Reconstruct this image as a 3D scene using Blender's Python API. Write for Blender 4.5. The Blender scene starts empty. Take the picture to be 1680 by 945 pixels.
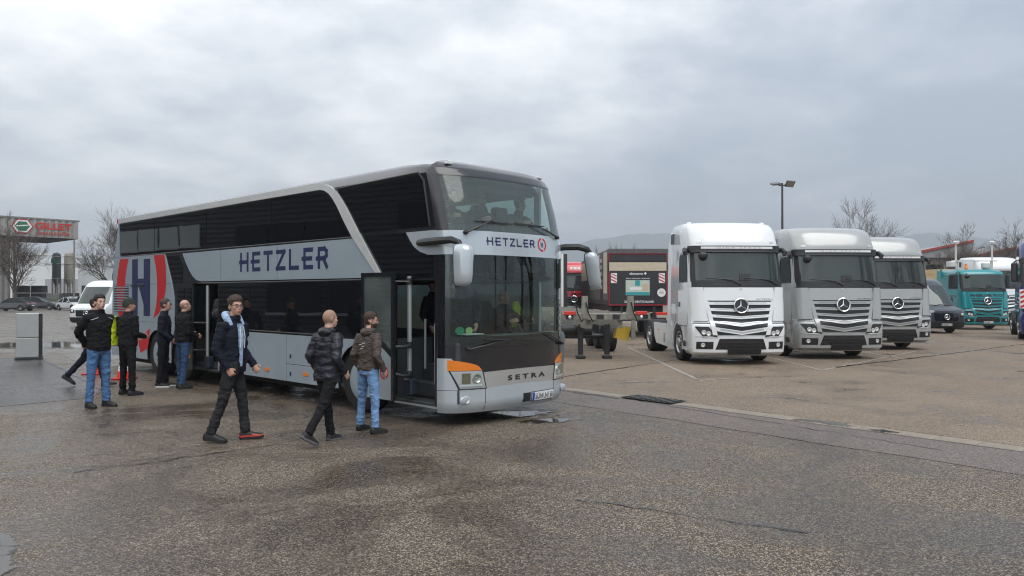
import bpy, bmesh, math, random
from math import sin, cos, pi, radians, sqrt, atan2, asin
from mathutils import Vector, Matrix, noise

S = bpy.context.scene
C = S.collection
# ------------------------------------------------------------------ camera
FPX, CAMH, HORY = 1264.0, 1.88, 482.0
cam = bpy.data.cameras.new('camera'); camo = bpy.data.objects.new('camera', cam); C.objects.link(camo)
cam.sensor_width = 36.0; cam.lens = 36.0 * FPX / 1680.0
cam.clip_start = 0.05; cam.clip_end = 20000
camo.location = (0, 0, CAMH)
camo.rotation_euler = (radians(90) + math.atan((HORY - 472.5) / FPX), 0, 0)
S.camera = camo
S.render.engine = 'CYCLES'
S.cycles.use_denoising = True; S.cycles.filter_width = 1.15
S.cycles.max_bounces = 8; S.cycles.transparent_max_bounces = 12
S.cycles.caustics_reflective = False; S.cycles.caustics_refractive = False
S.cycles.sample_clamp_indirect = 6.0
# ------------------------------------------------------------------ sky: overcast cloud layer over the Nishita sky
SUN_AZ, SUN_EL = radians(150), radians(60)          # azimuth clockwise from +Y
W = bpy.data.worlds.new('World'); S.world = W; W.use_nodes = True
nt = W.node_tree; N = nt.nodes; L = nt.links; N.clear()
out = N.new('ShaderNodeOutputWorld'); bg = N.new('ShaderNodeBackground'); bg.inputs['Strength'].default_value = 0.1
L.new(bg.outputs[0], out.inputs[0])
sky = N.new('ShaderNodeTexSky'); sky.sky_type = 'NISHITA'; sky.sun_disc = False
sky.sun_elevation = SUN_EL; sky.sun_rotation = SUN_AZ
tc = N.new('ShaderNodeTexCoord'); sep = N.new('ShaderNodeSeparateXYZ'); L.new(tc.outputs['Generated'], sep.inputs[0])
def wm(op, a, b=None, c=None):
    n = N.new('ShaderNodeMath'); n.operation = op
    for i, q in enumerate((a, b, c)):
        if q is None: continue
        if isinstance(q, (int, float)): n.inputs[i].default_value = q
        else: L.new(q, n.inputs[i])
    return n.outputs[0]
zc = wm('ADD', wm('MAXIMUM', sep.outputs[2], 0.0), 0.22)
comb = N.new('ShaderNodeCombineXYZ'); L.new(wm('DIVIDE', sep.outputs[0], zc), comb.inputs[0]); L.new(wm('DIVIDE', sep.outputs[1], zc), comb.inputs[1])
n1 = N.new('ShaderNodeTexNoise'); n1.inputs['Scale'].default_value = 0.75; n1.inputs['Detail'].default_value = 5; n1.inputs['Roughness'].default_value = 0.52; n1.inputs['Distortion'].default_value = 0.35
n2 = N.new('ShaderNodeTexNoise'); n2.inputs['Scale'].default_value = 2.6; n2.inputs['Detail'].default_value = 6; n2.inputs['Roughness'].default_value = 0.6
L.new(comb.outputs[0], n1.inputs['Vector']); L.new(comb.outputs[0], n2.inputs['Vector'])
cl = wm('ADD', wm('MULTIPLY', wm('SUBTRACT', n1.outputs[0], 0.5), 2.3), wm('MULTIPLY', wm('SUBTRACT', n2.outputs[0], 0.5), 1.25))
# the cloud deck is thinner to the west (left) and thicker to the east
side = wm('MULTIPLY', sep.outputs[0], -0.60)
lowd = wm('MULTIPLY', wm('SUBTRACT', 1.0, wm('MINIMUM', wm('MULTIPLY', wm('MAXIMUM', sep.outputs[2], 0.0), 2.6), 1.0)), -0.22)
fac = wm('ADD', wm('ADD', wm('ADD', cl, side), lowd), 0.61)
ramp = N.new('ShaderNodeValToRGB'); L.new(fac, ramp.inputs[0])
el = ramp.color_ramp.elements
el[0].position = 0.0; el[0].color = (0.29, 0.335, 0.405, 1)
el[1].position = 1.0; el[1].color = (0.86, 0.868, 0.872, 1)
e = el.new(0.35); e.color = (0.41, 0.45, 0.51, 1)
e = el.new(0.62); e.color = (0.585, 0.615, 0.65, 1)
sc = N.new('ShaderNodeVectorMath'); sc.operation = 'SCALE'; L.new(ramp.outputs[0], sc.inputs[0]); sc.inputs['Scale'].default_value = 11.4
mx = N.new('ShaderNodeMix'); mx.data_type = 'RGBA'; mx.inputs['Factor'].default_value = 0.96
L.new(sky.outputs[0], mx.inputs['A']); L.new(sc.outputs[0], mx.inputs['B']); L.new(mx.outputs['Result'], bg.inputs['Color'])
# ------------------------------------------------------------------ soft sun behind the cloud
sl = bpy.data.lights.new('sun', 'SUN'); sl.energy = 1.5; sl.angle = radians(52); sl.color = (1.0, 0.97, 0.93)
so = bpy.data.objects.new('sun', sl); C.objects.link(so)
sd = Vector((sin(SUN_AZ) * cos(SUN_EL), cos(SUN_AZ) * cos(SUN_EL), sin(SUN_EL)))
so.rotation_euler = sd.to_track_quat('Z', 'Y').to_euler(); so.location = (0, 0, 60)
S.view_settings.view_transform = 'Standard'; S.view_settings.look = 'None'
S.view_settings.exposure = 0.66; S.view_settings.gamma = 1.0; S.view_settings.use_curve_mapping = False

# ------------------------------------------------------------------ materials
_M = {}
def mat(name, col=(.5, .5, .5), rough=.5, metal=0., coat=0., var=0., vscale=6., bump=0., bscale=40., dirt=0., spec=.5, emit=None, estr=1., stretch=None):
    if name in _M: return _M[name]
    m = bpy.data.materials.new(name); m.use_nodes = True; _M[name] = m
    t = m.node_tree; b = t.nodes['Principled BSDF']
    b.inputs['Base Color'].default_value = (*col, 1); b.inputs['Roughness'].default_value = rough
    b.inputs['Metallic'].default_value = metal; b.inputs['Coat Weight'].default_value = coat; b.inputs['Coat Roughness'].default_value = .04
    b.inputs['Specular IOR Level'].default_value = spec
    if emit: b.inputs['Emission Color'].default_value = (*emit, 1); b.inputs['Emission Strength'].default_value = estr
    if var or bump or dirt:
        co = t.nodes.new('ShaderNodeTexCoord'); vec = co.outputs['Object']
        if stretch:
            mp = t.nodes.new('ShaderNodeMapping'); mp.inputs['Scale'].default_value = stretch; t.links.new(vec, mp.inputs[0]); vec = mp.outputs[0]
    if var or dirt:
        a = max(var, 1e-3)
        n = t.nodes.new('ShaderNodeTexNoise'); n.inputs['Scale'].default_value = vscale; n.inputs['Detail'].default_value = 6; n.inputs['Roughness'].default_value = .6
        t.links.new(vec, n.inputs['Vector'])
        r = t.nodes.new('ShaderNodeValToRGB'); r.color_ramp.elements[0].position = .3; r.color_ramp.elements[1].position = .7
        r.color_ramp.elements[0].color = (*[c * (1 - a) for c in col], 1); r.color_ramp.elements[1].color = (*[min(1, c * (1 + a)) for c in col], 1)
        t.links.new(n.outputs[0], r.inputs[0]); src = r.outputs[0]
        if dirt:
            n3 = t.nodes.new('ShaderNodeTexNoise'); n3.inputs['Scale'].default_value = 2.2; n3.inputs['Detail'].default_value = 8; n3.inputs['Roughness'].default_value = .7
            t.links.new(vec, n3.inputs['Vector'])
            r3 = t.nodes.new('ShaderNodeValToRGB'); r3.color_ramp.elements[0].position = .45; r3.color_ramp.elements[1].position = .8
            r3.color_ramp.elements[0].color = (0, 0, 0, 1); r3.color_ramp.elements[1].color = (dirt, dirt, dirt, 1)
            t.links.new(n3.outputs[0], r3.inputs[0])
            mm = t.nodes.new('ShaderNodeMix'); mm.data_type = 'RGBA'; t.links.new(r3.outputs[0], mm.inputs['Factor']); t.links.new(src, mm.inputs['A']); mm.inputs['B'].default_value = (.10, .09, .075, 1)
            src = mm.outputs['Result']
        t.links.new(src, b.inputs['Base Color'])
    if bump:
        n = t.nodes.new('ShaderNodeTexNoise'); n.inputs['Scale'].default_value = bscale; n.inputs['Detail'].default_value = 4
        t.links.new(vec, n.inputs['Vector'])
        bp = t.nodes.new('ShaderNodeBump'); bp.inputs['Strength'].default_value = bump; bp.inputs['Distance'].default_value = .02
        t.links.new(n.outputs[0], bp.inputs['Height']); t.links.new(bp.outputs[0], b.inputs['Normal'])
    return m

def glass(name, tint=(.75, .82, .8), ior=1.5, wave=0., rough=.01, painted_haze=0.):
    if name in _M: return _M[name]
    m = bpy.data.materials.new(name); m.use_nodes = True; _M[name] = m
    t = m.node_tree; t.nodes.clear(); o = t.nodes.new('ShaderNodeOutputMaterial')
    tr = t.nodes.new('ShaderNodeBsdfTransparent'); tr.inputs[0].default_value = (*tint, 1)
    gl = t.nodes.new('ShaderNodeBsdfGlossy'); gl.inputs['Roughness'].default_value = rough; gl.inputs[0].default_value = (1, 1, 1, 1)
    fr = t.nodes.new('ShaderNodeFresnel'); fr.inputs[0].default_value = ior
    mul = t.nodes.new('ShaderNodeMath'); mul.operation = 'MULTIPLY_ADD'; mul.inputs[1].default_value = 1.0; mul.inputs[2].default_value = .0; mul.use_clamp = True
    mi = t.nodes.new('ShaderNodeMixShader')
    ge = t.nodes.new('ShaderNodeNewGeometry'); ii = t.nodes.new('ShaderNodeMapRange'); ii.inputs['To Min'].default_value = ior; ii.inputs['To Max'].default_value = 1 / ior      # same reflectance from both faces of the thin pane
    t.links.new(ge.outputs['Backfacing'], ii.inputs['Value']); t.links.new(ii.outputs[0], fr.inputs[0])
    t.links.new(fr.outputs[0], mul.inputs[0]); t.links.new(mul.outputs[0], mi.inputs[0]); t.links.new(tr.outputs[0], mi.inputs[1]); t.links.new(gl.outputs[0], mi.inputs[2])
    src = mi.outputs[0]
    if painted_haze:                                                       # pale green diffuse mixed in, a painted stand-in for hazy reflections
        df = t.nodes.new('ShaderNodeBsdfDiffuse'); df.inputs[0].default_value = (.52, .58, .56, 1)
        co = t.nodes.new('ShaderNodeTexCoord'); nz = t.nodes.new('ShaderNodeTexNoise'); nz.inputs['Scale'].default_value = 1.3; nz.inputs['Detail'].default_value = 3
        t.links.new(co.outputs['Object'], nz.inputs['Vector'])
        m2 = t.nodes.new('ShaderNodeMath'); m2.operation = 'MULTIPLY'; m2.inputs[1].default_value = painted_haze * 2; t.links.new(nz.outputs[0], m2.inputs[0])
        mj = t.nodes.new('ShaderNodeMixShader'); t.links.new(m2.outputs[0], mj.inputs[0]); t.links.new(src, mj.inputs[1]); t.links.new(df.outputs[0], mj.inputs[2]); src = mj.outputs[0]
    t.links.new(src, o.inputs[0])
    if wave:
        co = t.nodes.new('ShaderNodeTexCoord'); n = t.nodes.new('ShaderNodeTexNoise'); n.inputs['Scale'].default_value = 1.3; n.inputs['Detail'].default_value = 2
        t.links.new(co.outputs['Object'], n.inputs['Vector'])
        bp = t.nodes.new('ShaderNodeBump'); bp.inputs['Strength'].default_value = wave; bp.inputs['Distance'].default_value = .05
        t.links.new(n.outputs[0], bp.inputs['Height']); t.links.new(bp.outputs[0], gl.inputs['Normal'])
    return m

def P(x, y, z): return Vector((x, y, z))
# ------------------------------------------------------------------ mesh builder
class MB:
    def __init__(s): s.v = []; s.f = []; s.mi = []; s.cur = 0
    def add(s, vs, fs):
        o = len(s.v); s.v += [tuple(v) for v in vs]; s.f += [tuple(i + o for i in f) for f in fs]; s.mi += [s.cur] * len(fs); return s
    def box(s, x0, x1, y0, y1, z0, z1, b=0.):
        x0, x1 = min(x0, x1), max(x0, x1); y0, y1 = min(y0, y1), max(y0, y1); z0, z1 = min(z0, z1), max(z0, z1)
        if not b:
            return s.add([(x0, y0, z0), (x1, y0, z0), (x1, y1, z0), (x0, y1, z0), (x0, y0, z1), (x1, y0, z1), (x1, y1, z1), (x0, y1, z1)],
                         [(0, 3, 2, 1), (4, 5, 6, 7), (0, 1, 5, 4), (1, 2, 6, 5), (2, 3, 7, 6), (3, 0, 4, 7)])
        b = min(b, .49 * min(x1 - x0, y1 - y0, z1 - z0))
        c = [(x0 + x1) / 2, (y0 + y1) / 2, (z0 + z1) / 2]; hx, hy, hz = (x1 - x0) / 2, (y1 - y0) / 2, (z1 - z0) / 2
        vs = []; ix = {}
        for sx in (-1, 1):
            for sy in (-1, 1):
                for sz in (-1, 1):
                    for k, q in enumerate(((hx, hy - b, hz - b), (hx - b, hy, hz - b), (hx - b, hy - b, hz))):
                        ix[sx, sy, sz, k] = len(vs); vs.append((c[0] + sx * q[0], c[1] + sy * q[1], c[2] + sz * q[2]))
        fs = []
        for g in (-1, 1):
            fs.append([ix[g, a, d, 0] for a, d in ((-1, -1), (1, -1), (1, 1), (-1, 1))])
            fs.append([ix[a, g, d, 1] for a, d in ((-1, -1), (1, -1), (1, 1), (-1, 1))])
            fs.append([ix[a, d, g, 2] for a, d in ((-1, -1), (1, -1), (1, 1), (-1, 1))])
            for h in (-1, 1):
                fs.append([ix[g, h, -1, 0], ix[g, h, 1, 0], ix[g, h, 1, 1], ix[g, h, -1, 1]])
                fs.append([ix[g, -1, h, 0], ix[g, 1, h, 0], ix[g, 1, h, 2], ix[g, -1, h, 2]])
                fs.append([ix[-1, g, h, 1], ix[1, g, h, 1], ix[1, g, h, 2], ix[-1, g, h, 2]])
                for k in (-1, 1): fs.append([ix[g, h, k, 0], ix[g, h, k, 1], ix[g, h, k, 2]])
        return s.add(vs, fs)
    def loft(s, rings, cap=True, close=True):
        n = len(rings[0]); vs = [p for r in rings for p in r]; fs = []
        for i in range(len(rings) - 1):
            for j in range(n if close else n - 1):
                a, b = i * n + j, i * n + (j + 1) % n; fs.append((a, b, b + n, a + n))
        if cap and close: fs.append(tuple(range(n - 1, -1, -1))); fs.append(tuple(range((len(rings) - 1) * n, len(rings) * n)))
        return s.add(vs, fs)
    def tube(s, pts, r, n=8, cap=True):
        pts = [Vector(p) for p in pts]; rs = r if isinstance(r, (list, tuple)) else [r] * len(pts); rings = []; up = None
        for i, p in enumerate(pts):
            d = (pts[min(i + 1, len(pts) - 1)] - pts[max(i - 1, 0)]).normalized()
            if up is None: up = Vector((0, 0, 1)) if abs(d.z) < .9 else Vector((1, 0, 0))
            a = d.cross(up).normalized(); b = a.cross(d).normalized(); up = b
            rings.append([p + (a * cos(2 * pi * k / n) + b * sin(2 * pi * k / n)) * rs[i] for k in range(n)])
        return s.loft(rings, cap)
    def cyl(s, p0, p1, r0, r1=None, n=16): return s.tube([p0, p1], [r0, r0 if r1 is None else r1], n)
    def lathe(s, o, ax, prof, n=24):
        o = Vector(o); ax = Vector(ax).normalized(); a = ax.orthogonal().normalized(); b = ax.cross(a)
        return s.loft([[o + ax * h + (a * cos(2 * pi * k / n) + b * sin(2 * pi * k / n)) * max(r, 1e-4) for k in range(n)] for r, h in prof])
    def ell(s, c, rx, ry, rz, n=12, m=8, M=None):
        c = Vector(c); vs = [(0, 0, -1)]; 
        for j in range(1, m):
            t = -pi / 2 + pi * j / m
            vs += [(cos(t) * cos(2 * pi * k / n), cos(t) * sin(2 * pi * k / n), sin(t)) for k in range(n)]
        vs.append((0, 0, 1)); fs = [(0, 1 + (k + 1) % n, 1 + k) for k in range(n)]
        for j in range(m - 2):
            for k in range(n): a = 1 + j * n + k; b = 1 + j * n + (k + 1) % n; fs.append((a, b, b + n, a + n))
        e = len(vs) - 1; q = 1 + (m - 2) * n; fs += [(q + k, q + (k + 1) % n, e) for k in range(n)]
        w = [Vector((x * rx, y * ry, z * rz)) for x, y, z in vs]
        if M is not None: w = [M @ p for p in w]
        return s.add([c + p for p in w], fs)
    def prism(s, poly, fn, w0, w1):
        n = len(poly); vs = [fn(u, v, w0) for u, v in poly] + [fn(u, v, w1) for u, v in poly]
        return s.add(vs, [tuple(range(n)), tuple(range(2 * n - 1, n - 1, -1))] + [(i, i + n, (i + 1) % n + n, (i + 1) % n) for i in range(n)])
    def xform(s, M): s.v = [tuple(M @ Vector(v)) for v in s.v]; return s
    def mesh(s, name, mats, ang=35, recalc=True):
        me = bpy.data.meshes.new(name); me.from_pydata(s.v, [], s.f)
        for m in (mats if isinstance(mats, (list, tuple)) else [mats]): me.materials.append(m)
        if max(s.mi, default=0): me.polygons.foreach_set('material_index', s.mi)
        if recalc:
            bm = bmesh.new(); bm.from_mesh(me); bmesh.ops.recalc_face_normals(bm, faces=bm.faces); bm.to_mesh(me); bm.free()
        if ang: me.shade_smooth(); me.set_sharp_from_angle(angle=radians(ang))
        return me
    def build(s, name, mats, parent=None, ang=35, recalc=True):
        return link(name, s.mesh(name, mats, ang, recalc), parent)
def link(name, me, parent=None):
    o = bpy.data.objects.new(name, me); C.objects.link(o)
    if parent is not None: o.parent = parent
    return o
def tag(o, label=None, cat=None, group=None, kind=None):
    if label: o['label'] = label
    if cat: o['category'] = cat
    if group: o['group'] = group
    if kind: o['kind'] = kind
    return o
def thing(name, label, cat, loc=(0, 0, 0), rz=0., group=None):
    o = bpy.data.objects.new(name, None); C.objects.link(o); o.empty_display_size = .2
    o.location = loc; o.rotation_euler = (0, 0, rz); return tag(o, label, cat, group)
def copy_tree(o, parent=None):
    c = o.copy(); C.objects.link(c); c.parent = parent
    for ch in list(o.children): copy_tree(ch, c)
    return c
# flat or raised lettering: fits string s into the u,v box and maps it with fn(u, v, w)
def text_geo(s, bold=0.):
    cu = bpy.data.curves.new('t', 'FONT'); cu.body = s; cu.offset = bold; cu.resolution_u = 2
    ob = bpy.data.objects.new('t', cu); C.objects.link(ob)
    dg = bpy.context.evaluated_depsgraph_get(); me = ob.evaluated_get(dg).to_mesh()
    vs = [(v.co.x, v.co.y) for v in me.vertices]; fs = [tuple(p.vertices) for p in me.polygons]
    ob.evaluated_get(dg).to_mesh_clear(); bpy.data.objects.remove(ob); bpy.data.curves.remove(cu)
    return vs, fs
def lettering(mb, s, u0, u1, v0, v1, fn, w=0., bold=0., slant=0.):
    vs, fs = text_geo(s, bold)
    if not vs: return mb
    xs = [p[0] for p in vs]; ys = [p[1] for p in vs]; ax, bx, ay, by = min(xs), max(xs), min(ys), max(ys)
    q = []
    for x, y in vs:
        t = (y - ay) / (by - ay + 1e-9)
        q.append(fn(u0 + (u1 - u0) * (x - ax) / (bx - ax + 1e-9) + slant * t, v0 + (v1 - v0) * t, w))
    return mb.add(q, fs)
def lerp(a, b, t): return a + (b - a) * t
def tabf(tab, z):
    if z <= tab[0][0]: return tab[0][1:]
    for a, b in zip(tab, tab[1:]):
        if z <= b[0]:
            t = (z - a[0]) / (b[0] - a[0]); return tuple(lerp(p, q, t) for p, q in zip(a[1:], b[1:]))
    return tab[-1][1:]
# a vehicle's curved front: plan section is a superellipse of half width W and bulge B in front of y = yb
class Front:
    def __init__(s, tab): s.tab = tab
    def ang(s, x, z):
        yb, Wd, B = tabf(s.tab, z); u = max(-1., min(1., x / Wd)); return math.copysign(asin(abs(u) ** 1.5), u)
    def pa(s, a, z):
        yb, Wd, B = tabf(s.tab, z); return Vector((math.copysign(Wd * abs(sin(a)) ** (2 / 3), a), yb - B * cos(a), z))
    def pt(s, x, z, off=0.):
        a = s.ang(x, z); return s.po(a, z, off)
    def po(s, a, z, off):
        p = s.pa(a, z)
        if off:
            e = .01; a0 = min(a + e, pi / 2) ; a1 = max(a - e, -pi / 2)
            n = (s.pa(a0, z) - s.pa(a1, z)).cross(s.pa(a, z + e) - s.pa(a, z - e)).normalized(); p = p + n * off
        return p
    def fn(s, u, v, w): return s.pt(u, v, w)
    def patch(s, mb, xl, xr, zl, zh, off=.005, nx=16, nz=6, th=.02):
        F = lambda q: q if callable(q) else (lambda _: q)
        xl, xr, zl, zh = F(xl), F(xr), F(zl), F(zh); top = []; bot = []
        for j in range(nz + 1):
            v = j / nz; zm = lerp(zl(0), zh(0), v)
            for i in range(nx + 1):
                a = lerp(s.ang(xl(v), zm), s.ang(xr(v), zm), i / nx); x = s.pa(a, zm).x
                z = lerp(zl(x), zh(x), v); a = s.ang(x, z); top.append(s.po(a, z, off)); bot.append(s.po(a, z, off - th))
        n = nx + 1; k = len(top); fs = []
        for j in range(nz):
            for i in range(nx):
                a = j * n + i; fs.append((a, a + 1, a + n + 1, a + n)); fs.append((a + k, a + n + k, a + n + 1 + k, a + 1 + k))
        ring = list(range(n)) + [j * n + nx for j in range(1, nz + 1)] + [nz * n + i for i in range(nx - 1, -1, -1)] + [j * n for j in range(nz - 1, 0, -1)]
        for i in range(len(ring)):
            a, b = ring[i], ring[(i + 1) % len(ring)]; fs.append((a, a + k, b + k, b))
        return mb.add(top + bot, fs)
# ================================================================== ground
def asphalt(name, c0, c1, wet, seed=0., stone=(.30, .26, .20), warm=.5, rlo=.13, rhi=.55):
    m = bpy.data.materials.new(name); m.use_nodes = True; t = m.node_tree; b = t.nodes['Principled BSDF']
    nn = lambda k: t.nodes.new('ShaderNode' + k)
    co = nn('TexCoord'); mp = nn('Mapping'); mp.inputs['Location'].default_value = (seed, seed * .7, 0); t.links.new(co.outputs['Object'], mp.inputs[0]); v = mp.outputs[0]
    def noi(sc, det=5, ro=.6, dis=0.):
        n = nn('TexNoise'); n.inputs['Scale'].default_value = sc; n.inputs['Detail'].default_value = det; n.inputs['Roughness'].default_value = ro; n.inputs['Distortion'].default_value = dis; t.links.new(v, n.inputs['Vector']); return n.outputs[0]
    def ramp(src, a, c, ca=(0, 0, 0, 1), cb=(1, 1, 1, 1)):
        r = nn('ValToRGB'); r.color_ramp.elements[0].position = a; r.color_ramp.elements[1].position = c; r.color_ramp.elements[0].color = ca; r.color_ramp.elements[1].color = cb; t.links.new(src, r.inputs[0]); return r.outputs[0]
    def mixc(f, a, c, mode='MIX'):
        x = nn('Mix'); x.data_type = 'RGBA'; x.blend_type = mode
        for k, q in (('Factor', f), ('A', a), ('B', c)):
            if isinstance(q, (int, float)): x.inputs[k].default_value = q
            elif isinstance(q, tuple): x.inputs[k].default_value = (*q, 1)
            else: t.links.new(q, x.inputs[k])
        return x.outputs['Result']
    base = mixc(ramp(noi(.35, 6, .65, .4), .35, .65), c0, c1)
    vo = nn('TexVoronoi'); vo.inputs['Scale'].default_value = 82; t.links.new(v, vo.inputs['Vector'])
    vo2 = nn('TexVoronoi'); vo2.inputs['Scale'].default_value = 150; t.links.new(v, vo2.inputs['Vector'])
    sv = nn('SeparateColor'); t.links.new(vo.outputs['Color'], sv.inputs[0]); sv2 = nn('SeparateColor'); t.links.new(vo2.outputs['Color'], sv2.inputs[0])
    col = mixc(ramp(sv.outputs[0], .72, .80), base, mixc(sv.outputs[1], stone, (stone[0] * .8, stone[1] * .9, stone[2] * 1.2)))
    col = mixc(ramp(sv2.outputs[0], .80, .9), col, mixc(sv2.outputs[1], (stone[0] * .45, stone[1] * .4, stone[2] * .35), (stone[0] * 1.3, stone[1] * 1.25, stone[2] * 1.2)))
    col = mixc(ramp(sv2.outputs[2], .0, .32, (1, 1, 1, 1), (0, 0, 0, 1)), col, (.012, .011, .010))
    big = ramp(noi(.16, 5, .6, .8), .40, .60); wetm = ramp(noi(.5, 10, .72, .6), wet - .05, wet + .09)
    col = mixc(wetm, col, mixc(1.0, col, (.60, .575, .55), 'MULTIPLY'))
    t.links.new(col, b.inputs['Base Color']); b.inputs['Specular IOR Level'].default_value = .32
    rr = nn('MapRange'); rr.inputs['To Min'].default_value = rhi; rr.inputs['To Max'].default_value = rlo; t.links.new(wetm, rr.inputs['Value'])
    ad = nn('Math'); ad.operation = 'ADD'; t.links.new(rr.outputs[0], ad.inputs[0]); sc = nn('Math'); sc.operation = 'MULTIPLY'; sc.inputs[1].default_value = .12; t.links.new(big, sc.inputs[0]); t.links.new(sc.outputs[0], ad.inputs[1])
    t.links.new(ad.outputs[0], b.inputs['Roughness'])
    bp = nn('Bump'); bp.inputs['Distance'].default_value = .006; t.links.new(vo.outputs['Distance'], bp.inputs['Height'])
    bs = nn('MapRange'); bs.inputs['To Min'].default_value = .8; bs.inputs['To Max'].default_value = .38; t.links.new(wetm, bs.inputs['Value']); t.links.new(bs.outputs[0], bp.inputs['Strength'])
    t.links.new(bp.outputs[0], b.inputs['Normal']); return m
M_asp = asphalt('wet_asphalt', (.060, .046, .034), (.094, .075, .057), .48, 0., (.37, .30, .215))
M_asp2 = asphalt('damp_brown_asphalt', (.140, .104, .071), (.20, .152, .108), .555, 13, (.42, .34, .25), rhi=.75)
M_asp3 = asphalt('dark_apron_asphalt', (.050, .047, .044), (.070, .066, .062), .42, 31, (.16, .15, .14), rlo=.12, rhi=.4)
M_asp4 = asphalt('reddish_asphalt', (.108, .086, .074), (.14, .113, .098), .55, 47, (.30, .25, .22))
M_conc = mat('gutter_concrete', (.25, .215, .17), .65, var=.22, vscale=7, dirt=.5, bump=.3, bscale=60)
M_line = mat('worn_white_line', (.31, .28, .24), .6, var=.45, vscale=7)
M_tar = mat('tar_seal', (.014, .014, .014), .25, var=.2)
def sheet(name, poly, z, m, kind='structure', th=0.):
    b = MB(); b.add([(x, y, z) for x, y in poly], [tuple(range(len(poly)))]); o = b.build(name, m, None, 0, recalc=False); 
    return tag(o, kind=kind)
sheet('ground', [(-4500, -300), (4500, -300), (4500, 4500), (-4500, 4500)], 0, M_asp)
# truck park beyond the gutter, the reddish strip along it and the darker apron at the left
G0, G1 = Vector((1.01, 15.05)), Vector((6.07, 9.15)); GD = (G1 - G0).normalized(); GN = Vector((-GD.y, GD.x))       # GN points to the trucks
if GN.y < 0: GN = -GN
def gp(s, n): q = G0 + GD * s + GN * n; return (q.x, q.y)
sheet('truck_park', [gp(-45, .40), gp(22, .40), (60, 2), (140, 60), (140, 160), (-16, 160), (-14, 45)], .004, M_asp2)
random.seed(2); sheet('roadway', [gp(-30 + k * .4, -.95 - .004 * k + .07 * noise.noise(P(k * .35, 3, 1)) + .03 * noise.noise(P(k * 1.3, 7, 1))) for k in range(131)] + [gp(22, -.03), gp(-30, -.03)], .004, M_asp4)
sheet('rear_yard', [(-120, 24.5), (-14.5, 24.5), (-11.0, 20.0), (-14.5, 45), (-16.2, 160), (-120, 160)], .0045, asphalt('yard_concrete', (.15, .135, .118), (.19, .172, .15), .5, 71, (.25, .23, .2), rlo=.14))
sheet('apron', [(-60, 22.4), (-13.75, 22.4), (-10.3, 18.3), (-7.9, 15.0), (-7.6, 13.9), (-9.0, 12.3), (-12.0, 11.6), (-60, 11)], .004, M_asp3)
gut = tag(link('gutter', bpy.data.meshes.new('gutter')), kind='structure')
me = MB().box(-.247, .247, -.17, .17, -.010, .0058, .003).mesh('gutter_stone', M_conc)
gut.data = MB().add([(*gp(-24, -.03), .002), (*gp(21, -.03), .002), (*gp(21, .40), .002), (*gp(-24, .40), .002)], [(0, 1, 2, 3)]).mesh('gutter', mat('gutter_joint', (.06, .055, .05), .7), 0)
random.seed(4)
ga = atan2(GD.y, GD.x)
for k in range(70):
    s = -14 + k * .5
    if 1.95 < s < 3.0 and False: continue
    for n in (.0 + .17,):
        o = link('gutter_stone', me, gut); q = gp(s, n + .015); o.location = (q[0], q[1], .002 + random.uniform(-.002, .002)); o.rotation_euler = (random.uniform(-.004, .004), random.uniform(-.004, .004), ga + random.uniform(-.006, .006))
# drain grate
q = gp(2.05, .19); gr = thing('drain_grate', 'black cast iron slotted drain grate in the pale gutter', 'drain grate', (q[0], q[1], .021), ga)
MB().box(-.55, .55, -.24, .24, .0, .008, .002).build('frame', mat('cast_iron', (.02, .02, .02), .45, .5, bump=.3), gr)
for k in range(9): 
    x = -.46 + k * .115; MB().box(x - .028, x + .028, -.19, .19, .008, .02, .003).build('grate_bar', mat('cast_iron_worn', (.07, .068, .065), .4, .6), gr)
def strip(pts, w, z, name, m, jitter=0.):
    b = MB(); vs = []
    for i, p in enumerate(pts):
        p = Vector(p); d = (Vector(pts[min(i + 1, len(pts) - 1)]) - Vector(pts[max(0, i - 1)])).normalized(); n = Vector((-d.y, d.x)) * (w / 2 + random.uniform(-jitter, jitter)); vs += [(*(p + n), z), (*(p - n), z)]
    return tag(b.add(vs, [(2 * i, 2 * i + 1, 2 * i + 3, 2 * i + 2) for i in range(len(pts) - 1)]).build(name, m, None, 0, recalc=False), kind='structure')
def wob(a, b, n, j): return [(lerp(a[0], b[0], i / n) + random.uniform(-j, j), lerp(a[1], b[1], i / n) + random.uniform(-j, j)) for i in range(n + 1)]
for a, b in (((4.06, 16.9), (4.06, 27)), ((7.6, 18.9), (7.6, 27)), ((2.4, 16.45), (3.4, 16.55)), ((4.05, 16.65), (4.85, 17.1)), ((7.65, 18.95), (13.3, 25.3)), ((11.3, 22.5), (11.3, 29))): strip([a, b], .085, .009, 'painted_line', M_line)
for a, b, n, w in (((1.0, 17.2), (6.5, 24.2), 24, .06), ((8.2, 19.6), (15.5, 25.6), 30, .10), ((15.5, 25.6), (24, 33), 24, .06), ((2.2, 13.5), (5.2, 9.2), 24, .02), ((-4.6, 8.1), (-2.9, 9.6), 20, .02), ((-13.6, 22.3), (-7.9, 14.95), 24, .05), ((.6, 15.35), (1.9, 13.8), 10, .04), ((.55, 7.05), (2.3, 6.1), 14, .02)):
    strip(wob(a, b, n, .04), w, .0095, 'tar_seam', M_tar, w * .35)
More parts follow.
